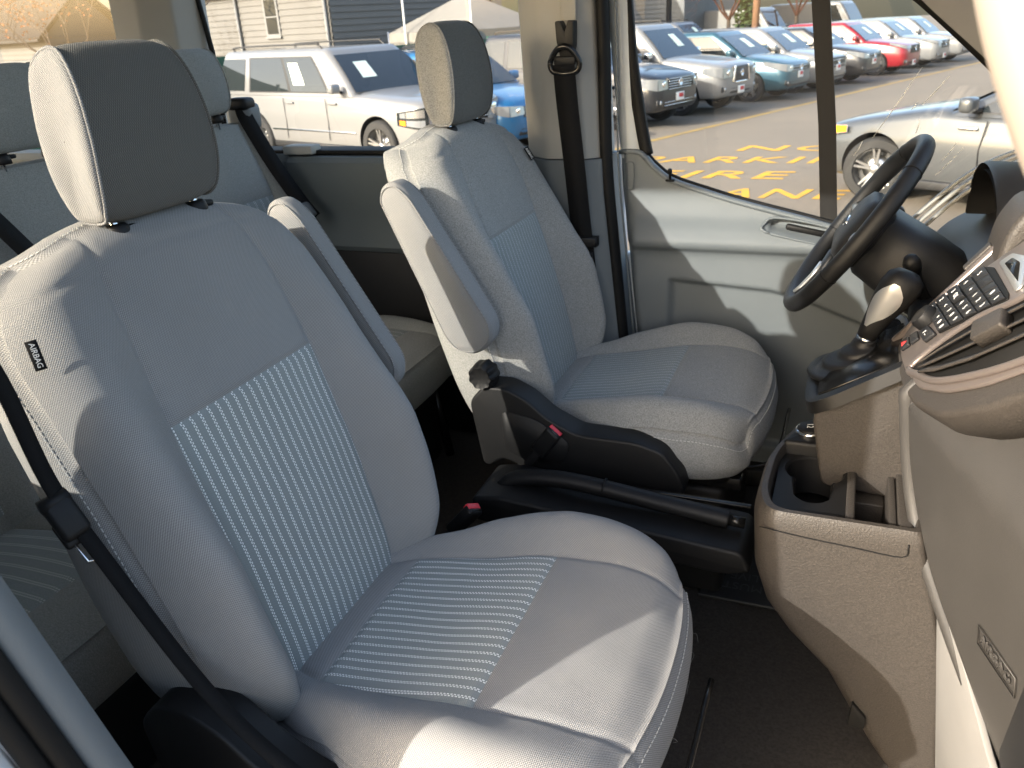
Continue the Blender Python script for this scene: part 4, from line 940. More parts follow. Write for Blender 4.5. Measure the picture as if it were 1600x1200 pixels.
for t in np.linspace(.024, .114, 12):
    w_, d_, o = (float(np.interp(t, [q[0] for q in prof_k], [q[i] for q in prof_k])) for i in (1, 2, 3)); tt = (t-.024)/.09
    ha_ = math.radians(46)*math.sin(math.pi*min(max(tt, .03), .97))**.7; ca = math.radians(232+22*tt)
    c_ = np.array([.045, 1.42, 1.508])+ax*t+lx*o
    rg.append([c_+lx*(w_+.0012)*np.sign(math.cos(a))*abs(math.cos(a))**.8+np.array([0, 1, 0])*(d_+.0012)*np.sign(math.sin(a))*abs(math.sin(a))**.8 for a in np.linspace(ca-ha_, ca+ha_, 10)])
V, F = loft(rg, False, False); gobj('knob_insert', V, F, 'silver paint', kb)

# ================================================================== handbrake between the seats
hbk = thing('handbrake_lever', 'black handbrake lever lying between the two front seats', 'lever', (-.4, 1.37, 1.05))
V, F = prism(rounded([(-.665, 1.055), (-.66, 1.11), (-.60, 1.12), (-.12, 1.085), (-.10, 1.045), (-.15, 1.03)], .012, 4), 'y', 1.30, 1.445, .008, 3); obj('lever_box', V, F, 'black plastic', hbk)
V, F = sweep(spline([(-.62, 1.365, 1.10), (-.585, 1.368, 1.128), (-.50, 1.37, 1.140), (-.40, 1.37, 1.135), (-.30, 1.372, 1.122), (-.18, 1.375, 1.108), (-.155, 1.375, 1.105)], 6), [(.019*math.cos(a), .017*math.sin(a)) for a in np.linspace(0, 2*math.pi, 14, endpoint=False)], (0, 0, 1)); obj('lever_grip', V, F, 'black plastic', hbk)
V, F = tube([(-.157, 1.375, 1.105), (-.125, 1.376, 1.102)], .011, 12); obj('release_button', V, F, 'black gloss', hbk)
V, F = tube([(-.40, 1.371, 1.137), (-.396, 1.371, 1.1366)], .0195, 16); obj('grip_band', V, F, 'rubber seal', hbk)
V, F = rbox((-.27, 1.425, 1.11), (.30, .012, .006), .002); obj('cable_guide', V, F, 'black gloss', hbk)
# rubber mat in the driver footwell
fm = obj('floor_mat', *rbox((-.06, 1.80, .7465), (.36, .42, .010), .004), 'rubber mat'); tag(fm, 'dark rubber floor mat with faint lettering in the driver footwell', 'mat')
for i, s_ in enumerate(('LIVE', 'MUST')):
    text_mesh(s_, .036, 'grey ink', fm, frameM((-.145, 1.655-.040*i+.03, .7520), (-1, 0, 0), (0, -1, 0)), .0003, 'mat_lettering')
# ================================================================== car park outside the windows
SL = .013                                                     # the lot falls away gently
gz = lambda x, y: -SL*y
m = NB('asphalt'); f1 = m.noise(260, 3, .7); f2 = m.ramp(m.noise(.35, 5, .65), [(.35, 0.), (.7, 1.)]); f3 = m.ramp(m.noise(1.3, 6, .7), [(.62, 0.), (.66, 1.)])
c = m.mix(f1, (.095, .080, .062), (.215, .182, .142)); c = m.mix(m.math('MULTIPLY', f2, .5), c, (.20, .166, .125)); c = m.mix(m.math('MULTIPLY', f3, .25), c, (.075, .067, .057))
m.set(Base_Color=c, Roughness=.9); m.bump(f1, .5, .01)
m = NB('road paint'); f = m.ramp(m.noise(3.5, 6, .75), [(.42, 0.), (.62, 1.)]); m.set(Base_Color=m.mix(m.math('MULTIPLY', f, .55), (.55, .30, .006), (.30, .19, .05)), Roughness=.8)
m = NB('line paint'); f = m.ramp(m.noise(2.5, 6, .75), [(.40, 0.), (.6, 1.)]); m.set(Base_Color=m.mix(m.math('MULTIPLY', f, .6), (.32, .21, .05), (.18, .135, .075)), Roughness=.8)
for nm, col_ in (('paint white', (.165, .167, .168)), ('paint black', (.012, .013, .016)), ('paint teal', (.03, .085, .12)), ('paint red', (.20, .006, .012)), ('paint graphite', (.035, .035, .038)), ('paint silver', (.075, .080, .085)), ('paint blue', (.012, .11, .26)), ('paint grey', (.20, .22, .25))):
    mm = NB(nm); mm.set(Base_Color=col_, Roughness=.34, Metallic=.35 if nm in ('paint silver', 'paint teal', 'paint graphite', 'paint blue') else 0., Coat_Weight=.7, Coat_Roughness=.05)
plain('car glass', (.018, .022, .024), .03, spec=.8)
plain('tyre rubber', (.02, .02, .02), .8, bump=.5, bscale=90)
plain('alloy', (.50, .50, .50), .3, metal=.9); plain('wheel well', (.06, .06, .06), .5)
plain('car black trim', (.015, .015, .016), .5)
plain('lamp lens', (.30, .32, .34), .10, metal=.5)
plain('plate white', (.7, .7, .68), .5); plain('plate red', (.45, .03, .03), .5)
plain('price sheet', (.62, .72, .64), .7)
gr = obj('ground', [(-220, -60, gz(0, -60)), (220, -60, gz(0, -60)), (220, 260, gz(0, 260)), (-220, 260, gz(0, 260))], [(0, 1, 2, 3)], 'asphalt', smooth=False); tag(gr, kind='structure')
RD, HD = np.array([.3237, .9462]), np.array([.9462, -.3237]); R0 = np.array([-3.575, 15.263])
a, b = R0-RD*16, R0+RD*75; wl = HD*.075
ln = obj('lane_line', [(*(p), gz(*p)+.004) for p in (a-wl, a+wl, b+wl, b-wl)], [(0, 1, 2, 3)], 'line paint', smooth=False); tag(ln, kind='structure')
# painted fire-lane lettering
lt = thing('fire_lane_lettering', 'worn yellow painted words on the asphalt seen through the driver window', 'road marking', (-1.5, 13, gz(0, 13)))
def road_text(s, x0, x1, y, hgt, shear):
    M = frameM(((x0+x1)/2, y, gz(0, y)+.005), (1, .01, 0), (0, 1, -SL))
    o = text_mesh(s, 1., 'road paint', lt, Matrix.Identity(4), 0., 'painted_word', bold=.012, spacing=1.15)
    co = np.array([v.co for v in o.data.vertices]); w_ = co[:, 0].max()-co[:, 0].min(); h_ = co[:, 1].max()-co[:, 1].min()
    o.data.transform(Matrix.Translation(lt.location))
    o.data.transform(Matrix.Translation(-lt.location) @ M @ Matrix(((1, shear, 0, 0), (0, 1, 0, 0), (0, 0, 1, 0), (0, 0, 0, 1))) @ Matrix.Diagonal(((x1-x0)/w_, hgt/h_, 1, 1)))
road_text('NO', -1.80, -.15, 14.45, .62, .25)
road_text('PARKING', -3.25, .65, 13.20, .62, .25)
road_text('FIRE', -2.75, -.85, 11.85, .62, .25)
road_text('LANE', -1.95, -.10, 10.55, .60, .25)

# ------------------------------------------------------------------ cars
def boolean_cut(o, cutters):
    for cu in cutters:
        md = o.modifiers.new('cut', 'BOOLEAN'); md.operation = 'DIFFERENCE'; md.object = cu; md.solver = 'EXACT'
        try: md.material_mode = 'TRANSFER'
        except Exception: pass
    dg = bpy.context.evaluated_depsgraph_get(); me = bpy.data.meshes.new_from_object(o.evaluated_get(dg))
    o.modifiers.clear(); o.data = me; me.shade_smooth(); me.set_sharp_from_angle(angle=math.radians(38))
    for cu in cutters: bpy.data.objects.remove(cu)

def wheel(root, x, y, r, side, style='five'):
    w_ = .115; t = thing('wheel', None, None, (x, y, r)); t.parent = root
    ax = (0, side, 0)
    V, F = lathe([(r*.66, -w_), (r*.93, -w_), (r*.985, -w_*.8), (r, -w_*.4), (r, w_*.4), (r*.985, w_*.8), (r*.93, w_), (r*.70, w_*1.02), (r*.66, w_*.8)], (x, y, r), ax, 40, False); obj('tyre', V, F, 'tyre rubber', t, sharp=40)
    V, F = lathe([(r*.67, -w_*.9), (r*.67, w_*.85), (r*.71, w_*.98), (r*.70, w_*.9), (r*.62, w_*.55), (r*.60, -w_*.2), (r*.02, -w_*.3)], (x, y, r), ax, 40, False); obj('rim', V, F, ['wheel well'], t, sharp=35)
    V, F = lathe([(r*.42, -w_*.1), (r*.42, 0), (r*.1, 0)], (x, y, r), ax, 24); obj('brake_disc', V, F, 'car black trim' if style == 'dark' else 'bare steel', t)
    n = 5; mb = MB()
    for k in range(n):
        for dd in (-.13, .13) if style == 'five' else (0.,):
            a = 2*math.pi*k/n+dd+.3; c, s_ = math.cos(a), math.sin(a); hw = r*(.035 if style == 'five' else .075)
            def q(rr, tt, oo): return (x+rr*c-tt*s_, y+side*oo, r+rr*s_+tt*c)
            i0, o0 = r*.10, r*.665
            P = [q(i0, -hw*1.3, w_*.60), q(i0, hw*1.3, w_*.60), q(o0, hw*.9, w_*.86), q(o0, -hw*.9, w_*.86), q(i0, -hw*1.3, w_*.3), q(i0, hw*1.3, w_*.3), q(o0, hw*.9, w_*.5), q(o0, -hw*.9, w_*.5)]
            mb.add(P, [(0, 1, 2, 3), (4, 7, 6, 5), (0, 4, 5, 1), (1, 5, 6, 2), (2, 6, 7, 3), (3, 7, 4, 0)])
    mb.build('spokes', 'alloy', t, False)
    V, F = lathe([(r*.15, w_*.3), (r*.15, w_*.62), (r*.11, w_*.70), (r*.01, w_*.72)], (x, y, r), ax, 20); obj('hub_cap', V, F, 'alloy', t)
    return t

def car(name, label, cat, pos, head, paint, p, group=None):
    """p: L W H hood nose belt base(windscreen x) roof0 roof1 tail, wb, fo (front overhang), wr, style dict"""
    L, W, H = p['L'], p['W'], p['H']; hw = W/2; xf = L/2; xr = -L/2
    root = thing(name, label, cat, (0, 0, 0), group)
    hb, hd, ns = p['belt'], p['hood'], p['nose']; zb = p.get('zb', .24)
    wbx = p['base']; wr = p['wr']; xa = xf-p['fo']; xb = xa-p['wb']
    top = [(xr, hb-.12), (xr+.08, hb-.02), (xr+.5, hb), (wbx-.3, hb), (wbx, hd+.01), (wbx+(xf-wbx)*.5, hd*.55+ns*.45), (xf-.22, ns), (xf-.06, ns-.06), (xf, ns-.18)]
    if p.get('deck'): top = [(xr, p['deck']-.15), (xr+.06, p['deck']-.02), (xr+.45, p['deck']), (p['tail'], hb-.02), (p['tail']+.4, hb)]+top[3:]
    wid = [(xr, hw*.80), (xr+.1, hw*.93), (xr+.6, hw*.985), (0, hw), (xa, hw*.99), (xf-.45, hw*.96), (xf-.16, hw*.90), (xf-.04, hw*.76), (xf, hw*.62)]
    bot = [(xr, zb+.25), (xr+.12, zb+.08), (xr+.6, zb), (xa, zb), (xf-.3, zb+.02), (xf-.05, zb+.06), (xf, zb+.18)]
    xs = np.concatenate([[xr, xr+.03, xr+.08, xr+.16], np.linspace(xr+.3, xf-.4, 24), [xf-.3, xf-.22, xf-.16, xf-.1, xf-.06, xf-.03, xf-.01, xf]])
    rings = []
    for x in xs:
        w_, zt, z0 = float(ip(x, wid)), float(ip(x, top)), float(ip(x, bot)); h_ = zt-z0; cr = .035*p.get('crown', 1)
        half = [(0, z0), (.78*w_, z0), (.93*w_, z0+.035), (.975*w_, z0+.14*h_), (.99*w_, z0+.30*h_), (1.*w_, z0+.48*h_), (.998*w_, z0+.60*h_), (.985*w_, z0+.72*h_), (.975*w_, z0+.76*h_), (.968*w_, z0+.88*h_), (.945*w_, zt-.04), (.90*w_, zt-.012), (.72*w_, zt+cr*.45), (.40*w_, zt+cr*.9), (0, zt+cr)]
        rings.append([(x, -a, z) for a, z in half] + [(x, a, z) for a, z in half[-2:0:-1]])
    V, F = loft(rings); body = obj('body', V, F, [paint], root, sharp=38)
    cut = []
    for x in (xa, xb):
        V, F = lathe([(wr*1.13, -hw*1.3), (wr*1.13, hw*1.3)], (x, 0, wr+.015), (0, 1, 0), 40); cut.append(obj('cut', V, F, ['car black trim']))
    boolean_cut(body, cut)
    # greenhouse
    r0, r1, tl = p['roof0'], p['roof1'], p['tail']; wt = p.get('wt', hw*.80)
    def kf(k): return wbx+(r0-wbx)*(k-.10*k*(1-k)*2), tl+(r1-tl)*k, hw*.945+(wt-hw*.945)*(k**1.15), hb-.03+(H-.05-hb+.03)*k
    rings = []
    for k in (0, .25, .5, .75, .93, 1.):
        a, b_, w_, z = kf(k); rd = .10+.06*k
        rings.append([(x, y, z+.02*(1-((x-(a+b_)/2)/(a-b_)*2)**2)*k) for x, y in rounded([(b_, -w_), (a, -w_), (a, w_), (b_, w_)], rd, 5)])
    a, b_, w_, z = kf(1.)
    for ins, dz in ((.05, .028), (.16, .042), (.40, .052)):
        rings.append([(x, y, z+dz+.02) for x, y in rounded([(b_+ins*1.3, -w_+ins), (a-ins*1.3, -w_+ins), (a-ins*1.3, w_-ins), (b_+ins*1.3, w_-ins)], .1, 5)])
    V, F = loft(rings); obj('cabin', V, F, paint, root, sharp=60)
    def patch(name_, fn, mat, par, n=7):
        G = [[fn(u, v) for u in np.linspace(0, 1, n)] for v in np.linspace(0, 1, n)]; V, F = loft(G, False, False)
        return obj(name_, V, F, mat, par)
    K = lambda v, a0=.07, a1=.92: a0+(a1-a0)*v
    def ws(u, v):
        a, b_, w_, z = kf(K(v)); y = (2*u-1)*(w_-.075); return (a+.014-.05*(2*u-1)**2*0, y, z+.012)
    win = patch('windscreen', ws, 'car glass', root)
    for k_, (u0, u1, v0, v1) in enumerate(p.get('sheets', ((.58, .74, .40, .78),))):
        patch('price_sheet', lambda u, v: tuple(np.array(ws(u0+(u1-u0)*u, v0+(v1-v0)*v))+np.array([.006, 0, .003])), 'price sheet', win, 3)
    patch('wiper_cowl', lambda u, v: tuple(np.array(ws(u, .0))+np.array([.02+.06*(1-v), 0, -.015-.02*(1-v)])), 'car black trim', win, 4)
    patch('rear_window', lambda u, v: (kf(K(v))[1]-.012, (2*u-1)*(kf(K(v))[2]-.1), kf(K(v))[3]+.01), 'car glass', root)
    for s_ in (-1, 1):
        if len(p['wins']) > 1:
            fa_, fb_ = p['wins'][-2][0], p['wins'][-1][1]
            patch('window_surround', lambda u, v: (kf(K(v, .07, .93))[1]+.07+(kf(K(v, .07, .93))[0]-kf(K(v, .07, .93))[1]-.14)*(fa_-.012+(fb_-fa_+.024)*u), s_*(kf(K(v, .07, .93))[2]+.004), kf(K(v, .07, .93))[3]), 'car black trim', root)
        for (f0, f1) in p['wins']:
            def sw_(u, v, f0=f0, f1=f1):
                k = K(v, .10, .90); a, b_, w_, z = kf(k); ff = f0+(f1-f0)*u; return (b_+.07+(a-b_-.14)*ff, s_*(w_+.007), z)
            sg_ = patch('side_window', sw_, 'car glass', root)
            if s_ < 0 and p.get('side_sheet') and f1 > .75:
                patch('price_sheet', lambda u, v: tuple(np.array(sw_(.12+.33*u, .2+.65*v))+np.array([0, -.006, 0])), 'price sheet', sg_, 3)
        V, F = rbox((wbx-.30, s_*(hw+.09), hb+.10), (.14, .20, .15), .045, 3); mr = obj('mirror', V, F, p.get('mirror', paint), root)
        V, F = rbox((wbx-.33, s_*(hw-.02), hb+.04), (.08, .12, .04), .01, 2); obj('mirror_arm', V, F, 'car black trim', mr)
        for x in p.get('doors', ()):
            V, F = tube([(x, s_*(hw*1.002), zb+.16), (x+.02, s_*(hw*1.004), zb+.45), (x-.02, s_*hw*.985, hb-.06)], .006, 5); obj('door_gap', V, F, 'car black trim', root)
            V, F = rbox((x+.16, s_*(hw*.985), hb-.14), (.20, .035, .035), .012, 2); obj('door_handle', V, F, p.get('handle', paint), root)
        if p.get('strip'):
            V, F = rbox(((xa+xb)/2, s_*(hw*1.0), zb+.30), (p['wb']-wr*2.5, .02, .025), .006, 2); obj('side_strip', V, F, 'chrome', root)
        V, F = rbox(((xa+xb)/2, s_*(hw*.955), zb+.045), (p['wb']-wr*2.35, .08, .10), .02, 2); obj('rocker_trim', V, F, p.get('rocker', 'car black trim'), root)
        fw_ = wheel(root, xa, s_*(hw-.125), wr, s_, p.get('rim', 'five')); fw_.rotation_euler = (0, 0, p.get('steer', 0)); wheel(root, xb, s_*(hw-.125), wr, s_, p.get('rim', 'five'))
        if p.get('rails'):
            V, F = tube([(r0-.25, s_*(wt-.12), H+.0), (r0-.38, s_*(wt-.12), H+.075), (0, s_*(wt-.12), H+.085), (r1+.38, s_*(wt-.12), H+.075), (r1+.25, s_*(wt-.12), H+.0)], .016, 6, 5); obj('roof_rail', V, F, 'car black trim', root)
        # lamps: wrap round the front corner
        lz, lh, ll = p.get('lamp', (ns-.17, .17, .42))
        def lamp(u, v, s_=s_):
            x = xf-.05-ll*(1-u)**1.15; wv = float(ip(x, wid)); z = lz+(v-.5)*lh*(.55+.45*u) + p.get('sweep', .06)*(1-u)
            zt, z0 = float(ip(x, top)), float(ip(x, bot))
            return (x+.012, s_*(wv*.99+.020), z)
        def lampf(u, v, s_=s_):
            y = hw*(.775-p.get('lampw', .30)*u); x = xf-.045-.06*(1-u)**2; z = lz+(v-.5)*lh*(1-.25*u); return (x+.075-.02*v, s_*y, z)
        hl_ = patch('headlight', lampf, 'lamp lens', root, 6); ls_ = patch('headlight_side', lamp, 'car glass' if p.get('bighead') else 'lamp lens', hl_, 6)
        if p.get('bighead'):
            for q0, q1, q2, q3, mt_ in ((.10, .30, .10, .42, 'orange lens'), (.34, .92, .56, .92, 'chrome'), (.34, .92, .10, .44, 'lamp lens'), (.12, .32, .58, .92, 'lamp lens')):
                patch('lamp_unit', lambda u, v: tuple(np.array(lamp(q0+(q1-q0)*u, q2+(q3-q2)*v))+np.array([.004, s_*.008, 0])), mt_, hl_, 4)
        V, F = lathe([(lh*.30, 0), (lh*.33, .012), (lh*.22, .02), (.003, .022)], (xf-.005, s_*hw*.60, lz), (1, 0, 0), 16); obj('projector', V, F, 'chrome', hl_)
        if p.get('amber'): patch('turn_signal', lambda u, v: tuple(np.array(lamp(.02+.5*u, .1+.8*v))+np.array([.003, s_*.006, 0])), 'orange lens', hl_, 4)
        fz = p.get('fog')
        if fz:
            V, F = rbox((xf-.07, s_*hw*.66, fz), (.08, .26, .13), .03, 3); fg = obj('fog_recess', V, F, 'car black trim', root)
            V, F = lathe([(.045, 0), (.045, .02), (.01, .03)], (xf-.035, s_*hw*.68, fz), (1, 0, 0), 16); obj('fog_light', V, F, 'lamp lens', fg)
    gz0, gz1, gw = p['grille']; bars = p.get('bars', 4)
    V, F = rbox((xf-.02, 0, (gz0+gz1)/2), (.07, gw, gz1-gz0), .025, 3); g_ = obj('grille', V, F, 'car black trim', root)
    for k in range(bars):
        z = gz0+(gz1-gz0)*(k+.5)/bars; V, F = rbox((xf+.018, 0, z), (.012, gw*.94, .012), .004, 2); obj('grille_bar', V, F, p.get('barmat', 'chrome'), g_)
    if p.get('gframe'):
        for s_ in (-1, 1):
            V, F = rbox((xf+.012, s_*gw*.44, (gz0+gz1)/2), (.03, .07, (gz1-gz0)*1.1), .015, 3, Matrix.Rotation(s_*.18, 3, 'X')); obj('grille_frame', V, F, 'chrome', g_)
        V, F = rbox((xf+.012, 0, gz0-.02), (.03, gw*.7, .05), .015, 3); obj('grille_frame', V, F, 'chrome', g_)
    V, F = lathe([(.075, 0), (.075, .012), (.058, .014), (.055, .004), (.002, .004)], (xf+.018, 0, (gz0+gz1)/2+.01), (1, 0, 0), 24); obj('badge', V, F, 'chrome', g_)
    V, F = rbox((xf-.045, 0, zb+.19), (.08, gw*1.25, .15), .03, 3); bi = obj('lower_intake', V, F, 'car black trim', root)
    for k in range(2): V, F = rbox((xf-.003, 0, zb+.16+.06*k), (.012, gw*1.18, .012), .004, 1); obj('intake_bar', V, F, 'car black trim' if not p.get('chromein') else 'chrome', bi)
    pz_ = p.get('plate', zb+.24); V, F = rbox((xf+.015, 0, pz_), (.02, .30, .16), .006, 2); pl = obj('dealer_plate', V, F, 'plate white', root)
    V, F = rbox((xf+.0262, .03, pz_+.02), (.002, .18, .08), .0005, 1); obj('plate_mark', V, F, 'plate red', pl)
    root.location = (*pos, gz(*pos)+.004); root.rotation_euler = (0, 0, math.atan2(head[1], head[0]))
    return root
def front_at(front, L, back=0.): f = np.array(front)-HD*back; return tuple(f-HD*L/2)

SUV = dict(L=5.69, W=2.04, H=1.86, hood=1.17, nose=1.07, belt=1.18, base=1.30, roof0=.55, roof1=-2.55, tail=-2.78, wb=3.30, fo=1.02, wr=.405, zb=.30, wins=((.01, .235), (.285, .585), (.605, .86)), doors=(-.55, .62), rails=True, strip=True, grille=(.72, 1.00, 1.20), bars=3, bighead=True, lamp=(.84, .34, .50), lampw=.34, plate=.62, sheets=((.18, .36, .35, .78),), side_sheet=True, sweep=.0, rim='five', fog=None, wt=.80)
car('white_suv', 'long white SUV with roof rails seen through the rear side window', 'car', front_at((-5.75, 12.35), 5.69, .0), HD, 'paint white', SUV, 'cars parked facing the lane')
BLUE = dict(L=4.6, W=1.9, H=1.70, hood=1.08, nose=.95, belt=1.12, base=1.15, roof0=.40, roof1=-1.9, tail=-2.15, wb=2.7, fo=.92, wr=.36, zb=.26, wins=((.03, .27), (.31, .60), (.63, .88)), doors=(-.35, .62), rails=True, grille=(.66, .84, .90), bars=3, plate=.5, sheets=((.30, .5, .3, .75),))
P_ = lambda r, back=.7: tuple(R0+RD*r-HD*back)
car('blue_suv', 'bright blue SUV half hidden behind the driver headrest', 'car', front_at(P_(-1.9, .9), 4.6), HD, 'paint blue', BLUE, 'cars parked facing the lane')
LEX = dict(L=4.99, W=1.97, H=1.88, hood=1.18, nose=1.03, belt=1.18, base=1.10, roof0=.35, roof1=-2.05, tail=-2.3, wb=2.85, fo=.95, wr=.40, zb=.30, wins=((.02, .25), (.29, .58), (.61, .88)), doors=(-.4, .6), grille=(.74, .98, .95), bars=5, lamp=(.86, .22, .42), lampw=.27, fog=.52, plate=.60, chromein=True, rails=True)
car('black_suv', 'black SUV with bright barred grille at the rear edge of the driver window', 'car', front_at(P_(2.35), 4.99), HD, 'paint black', LEX, 'cars parked facing the lane')
ARM_ = dict(L=5.30, W=2.03, H=1.92, hood=1.20, nose=1.07, belt=1.20, base=1.20, roof0=.45, roof1=-2.2, tail=-2.45, wb=3.07, fo=.98, wr=.41, zb=.34, wins=((.02, .25), (.29, .58), (.61, .88)), doors=(-.4, .65), grille=(.70, 1.02, .78), bars=3, barmat='car black trim', gframe=True, lamp=(.90, .22, .40), lampw=.34, fog=.56, plate=.52, mirror='chrome', rails=True, sheets=((.55, .72, .35, .80),))
car('white_suv', 'white SUV with black grille, chrome side bars and chrome mirror beside the black SUV', 'car', front_at(P_(5.05), 5.3), HD, 'paint white', ARM_, 'cars parked facing the lane')
CRV = dict(L=4.55, W=1.82, H=1.66, hood=1.06, nose=.92, belt=1.08, base=1.12, roof0=.30, roof1=-1.75, tail=-2.15, wb=2.62, fo=.92, wr=.35, zb=.24, wins=((.04, .27), (.30, .60), (.63, .90)), doors=(-.35, .6), grille=(.70, .84, 1.05), bars=2, lamp=(.80, .17, .55), lampw=.24, sweep=.12, fog=.45, plate=.62, sheets=((.50, .70, .35, .80),))
car('teal_suv', 'teal blue compact SUV next to the chrome grilled white SUV', 'car', front_at(P_(8.3), 4.55), HD, 'paint teal', CRV, 'cars parked facing the lane')
car('white_suv', 'white compact SUV with dark grille behind the window divider', 'car', front_at(P_(10.8), 4.45), HD, 'paint white', dict(CRV, L=4.45, H=1.68, grille=(.62, .88, .95), bars=2, lamp=(.84, .14, .45), sweep=.05), 'cars parked facing the lane')
car('graphite_suv', 'dark grey small SUV between the window divider and the red SUV', 'car', front_at(P_(13.6), 4.3), HD, 'paint graphite', dict(CRV, L=4.30, W=1.78, H=1.60, base=1.05, roof1=-1.6, tail=-2.0, wb=2.61, lamp=(.80, .15, .48)), 'cars parked facing the lane')
car('red_suv', 'deep red crossover in the row beyond the steering wheel', 'car', front_at(P_(17.4), 4.7), HD, 'paint red', dict(CRV, L=4.70, W=1.92, H=1.65, base=1.05, grille=(.66, .90, .85), bars=0, lamp=(.86, .10, .48), fog=.42, plate=.36), 'cars parked facing the lane')
car('white_crossover', 'white crossover directly right of the red one', 'car', front_at(P_(20.8), 4.7), HD, 'paint white', dict(CRV, L=4.70, W=1.92, H=1.65, base=1.05, grille=(.66, .90, .85), lamp=(.86, .10, .48), plate=.40), 'cars parked facing the lane')
car('white_crossover', 'farthest white crossover at the end of the row near the windscreen pillar', 'car', front_at(P_(24.1), 4.7), HD, 'paint white', dict(CRV, L=4.70, W=1.90, H=1.66, base=1.0), 'cars parked facing the lane')
SED = dict(steer=.38, L=4.87, W=1.85, H=1.47, hood=1.00, nose=.80, belt=.99, base=.92, roof0=.02, roof1=-1.15, tail=-1.75, deck=1.04, wb=2.85, fo=.80, wr=.345, zb=.20, wins=((.05, .22), (.25, .56), (.59, .93)), doors=(-.62, .48), grille=(.50, .74, 1.0), bars=4, lamp=(.72, .15, .42), lampw=.22, amber=True, sweep=.05, plate=.40, wt=.66, sheets=(), handle='chrome')
sx = np.array([-.86, .51]); sx /= np.linalg.norm(sx)
car('silver_sedan', 'silver sedan with five spoke alloy wheel passing close outside the driver window', 'car', tuple(np.array([.62, 11.05])-sx*(4.87/2-.80)), sx, 'paint silver', SED)
VAN = dict(L=5.6, W=2.0, H=2.35, hood=1.35, nose=1.05, belt=1.35, base=1.9, roof0=1.2, roof1=-2.72, tail=-2.78, wb=3.3, fo=1.0, wr=.36, zb=.34, wins=((.80, .93),), doors=(.62,), grille=(.70, .95, 1.1), bars=3, plate=.5, wt=.90, sheets=())
def P2(r, back): return tuple(R0+RD*r-HD*back)
car('grey_suv', 'grey SUV standing behind the main row under the bushes', 'car', front_at(P2(20, 8.5), 5.3), HD, 'paint grey', dict(ARM_, gframe=False, bars=4))
car('white_van', 'white cargo van parked behind the red crossover', 'van', front_at(P2(27.5, 9.0), 5.6), HD, 'paint white', VAN)
car('white_van', 'white cab van beyond the far white crossovers', 'van', front_at(P2(35, 8.0), 5.6), HD, 'paint white', dict(VAN, H=2.5))
# ================================================================== houses, fences and trees behind the car park
plain('siding cream', (.095, .094, .090), .6, var=.06, vscale=1.5)
plain('siding white', (.14, .146, .15), .55, var=.05, vscale=1.5)
plain('siding grey', (.12, .135, .15), .6, var=.06, vscale=1.5)
plain('roof shingle', (.012, .0085, .0072), .9, bump=.8, bscale=12, var=.35, vscale=9)
plain('wall olive', (.19, .20, .11), .8, var=.06, vscale=1.)
plain('fence green', (.018, .075, .045), .6, var=.2, vscale=3)
plain('fence rail', (.55, .56, .55), .4)
plain('bark', (.06, .045, .035), .9, bump=.8, bscale=30, var=.2, vscale=10)
plain('twig red', (.07, .026, .018), .9)
plain('dry leaf', (.22, .075, .022), .8)
plain('canopy cloth', (.17, .168, .158), .8, var=.06, vscale=2)
plain('pole wood', (.22, .12, .07), .8)
plain('evergreen', (.05, .08, .025), .8)
WD = np.array([.9462, -.3237]); WB = np.array([.3237, .9462])   # along the walls / away from the lot
def wall_pt(o, a, b, z): q = np.array(o)+WD*a+WB*b; return (q[0], q[1], z)
def siding(name, mat, parent, o, a0, a1, b, z0, z1, pitch=.19, axis='a', lean=.035):
    """lapped boards: each course leans out at its foot"""
    V, F = [], []
    n = int(math.ceil((z1-z0)/pitch))
    for k in range(n):
        za, zb_ = z0+k*pitch, min(z1, z0+(k+1)*pitch); i = len(V)
        if axis == 'a': V += [wall_pt(o, a0, b-lean, za), wall_pt(o, a1, b-lean, za), wall_pt(o, a1, b, zb_), wall_pt(o, a0, b, zb_)]
        else: V += [wall_pt(o, b+lean, a0, za), wall_pt(o, b+lean, a1, za), wall_pt(o, b, a1, zb_), wall_pt(o, b, a0, zb_)]
        F.append((i, i+1, i+2, i+3))
        if k:
            F.append((i, i+1, i-2, i-1))
    return obj(name, V, F, mat, parent, smooth=False)
def wbox(name, mat, parent, o, a0, a1, b0, b1, z0, z1):
    P = [wall_pt(o, a, b, z) for z in (z0, z1) for a, b in ((a0, b0), (a1, b0), (a1, b1), (a0, b1))]
    return obj(name, P, [(0, 3, 2, 1), (4, 5, 6, 7), (0, 1, 5, 4), (1, 2, 6, 5), (2, 3, 7, 6), (3, 0, 4, 7)], mat, parent, smooth=False)
def window(parent, o, a, z, w_, h_, b=-.03):
    f = wbox('window', 'siding white', parent, o, a-w_/2-.09, a+w_/2+.09, b-.03, b+.05, z-h_/2-.09, z+h_/2+.09)
    wbox('pane', 'car glass', f, o, a-w_/2, a+w_/2, b-.034, b, z-h_/2, z-.02); wbox('pane', 'car glass', f, o, a-w_/2, a+w_/2, b-.036, b, z+.02, z+h_/2)
    wbox('sill', 'siding white', f, o, a-w_/2-.12, a+w_/2+.12, b-.07, b-.031, z-h_/2-.14, z-h_/2-.092)
G0 = -.4
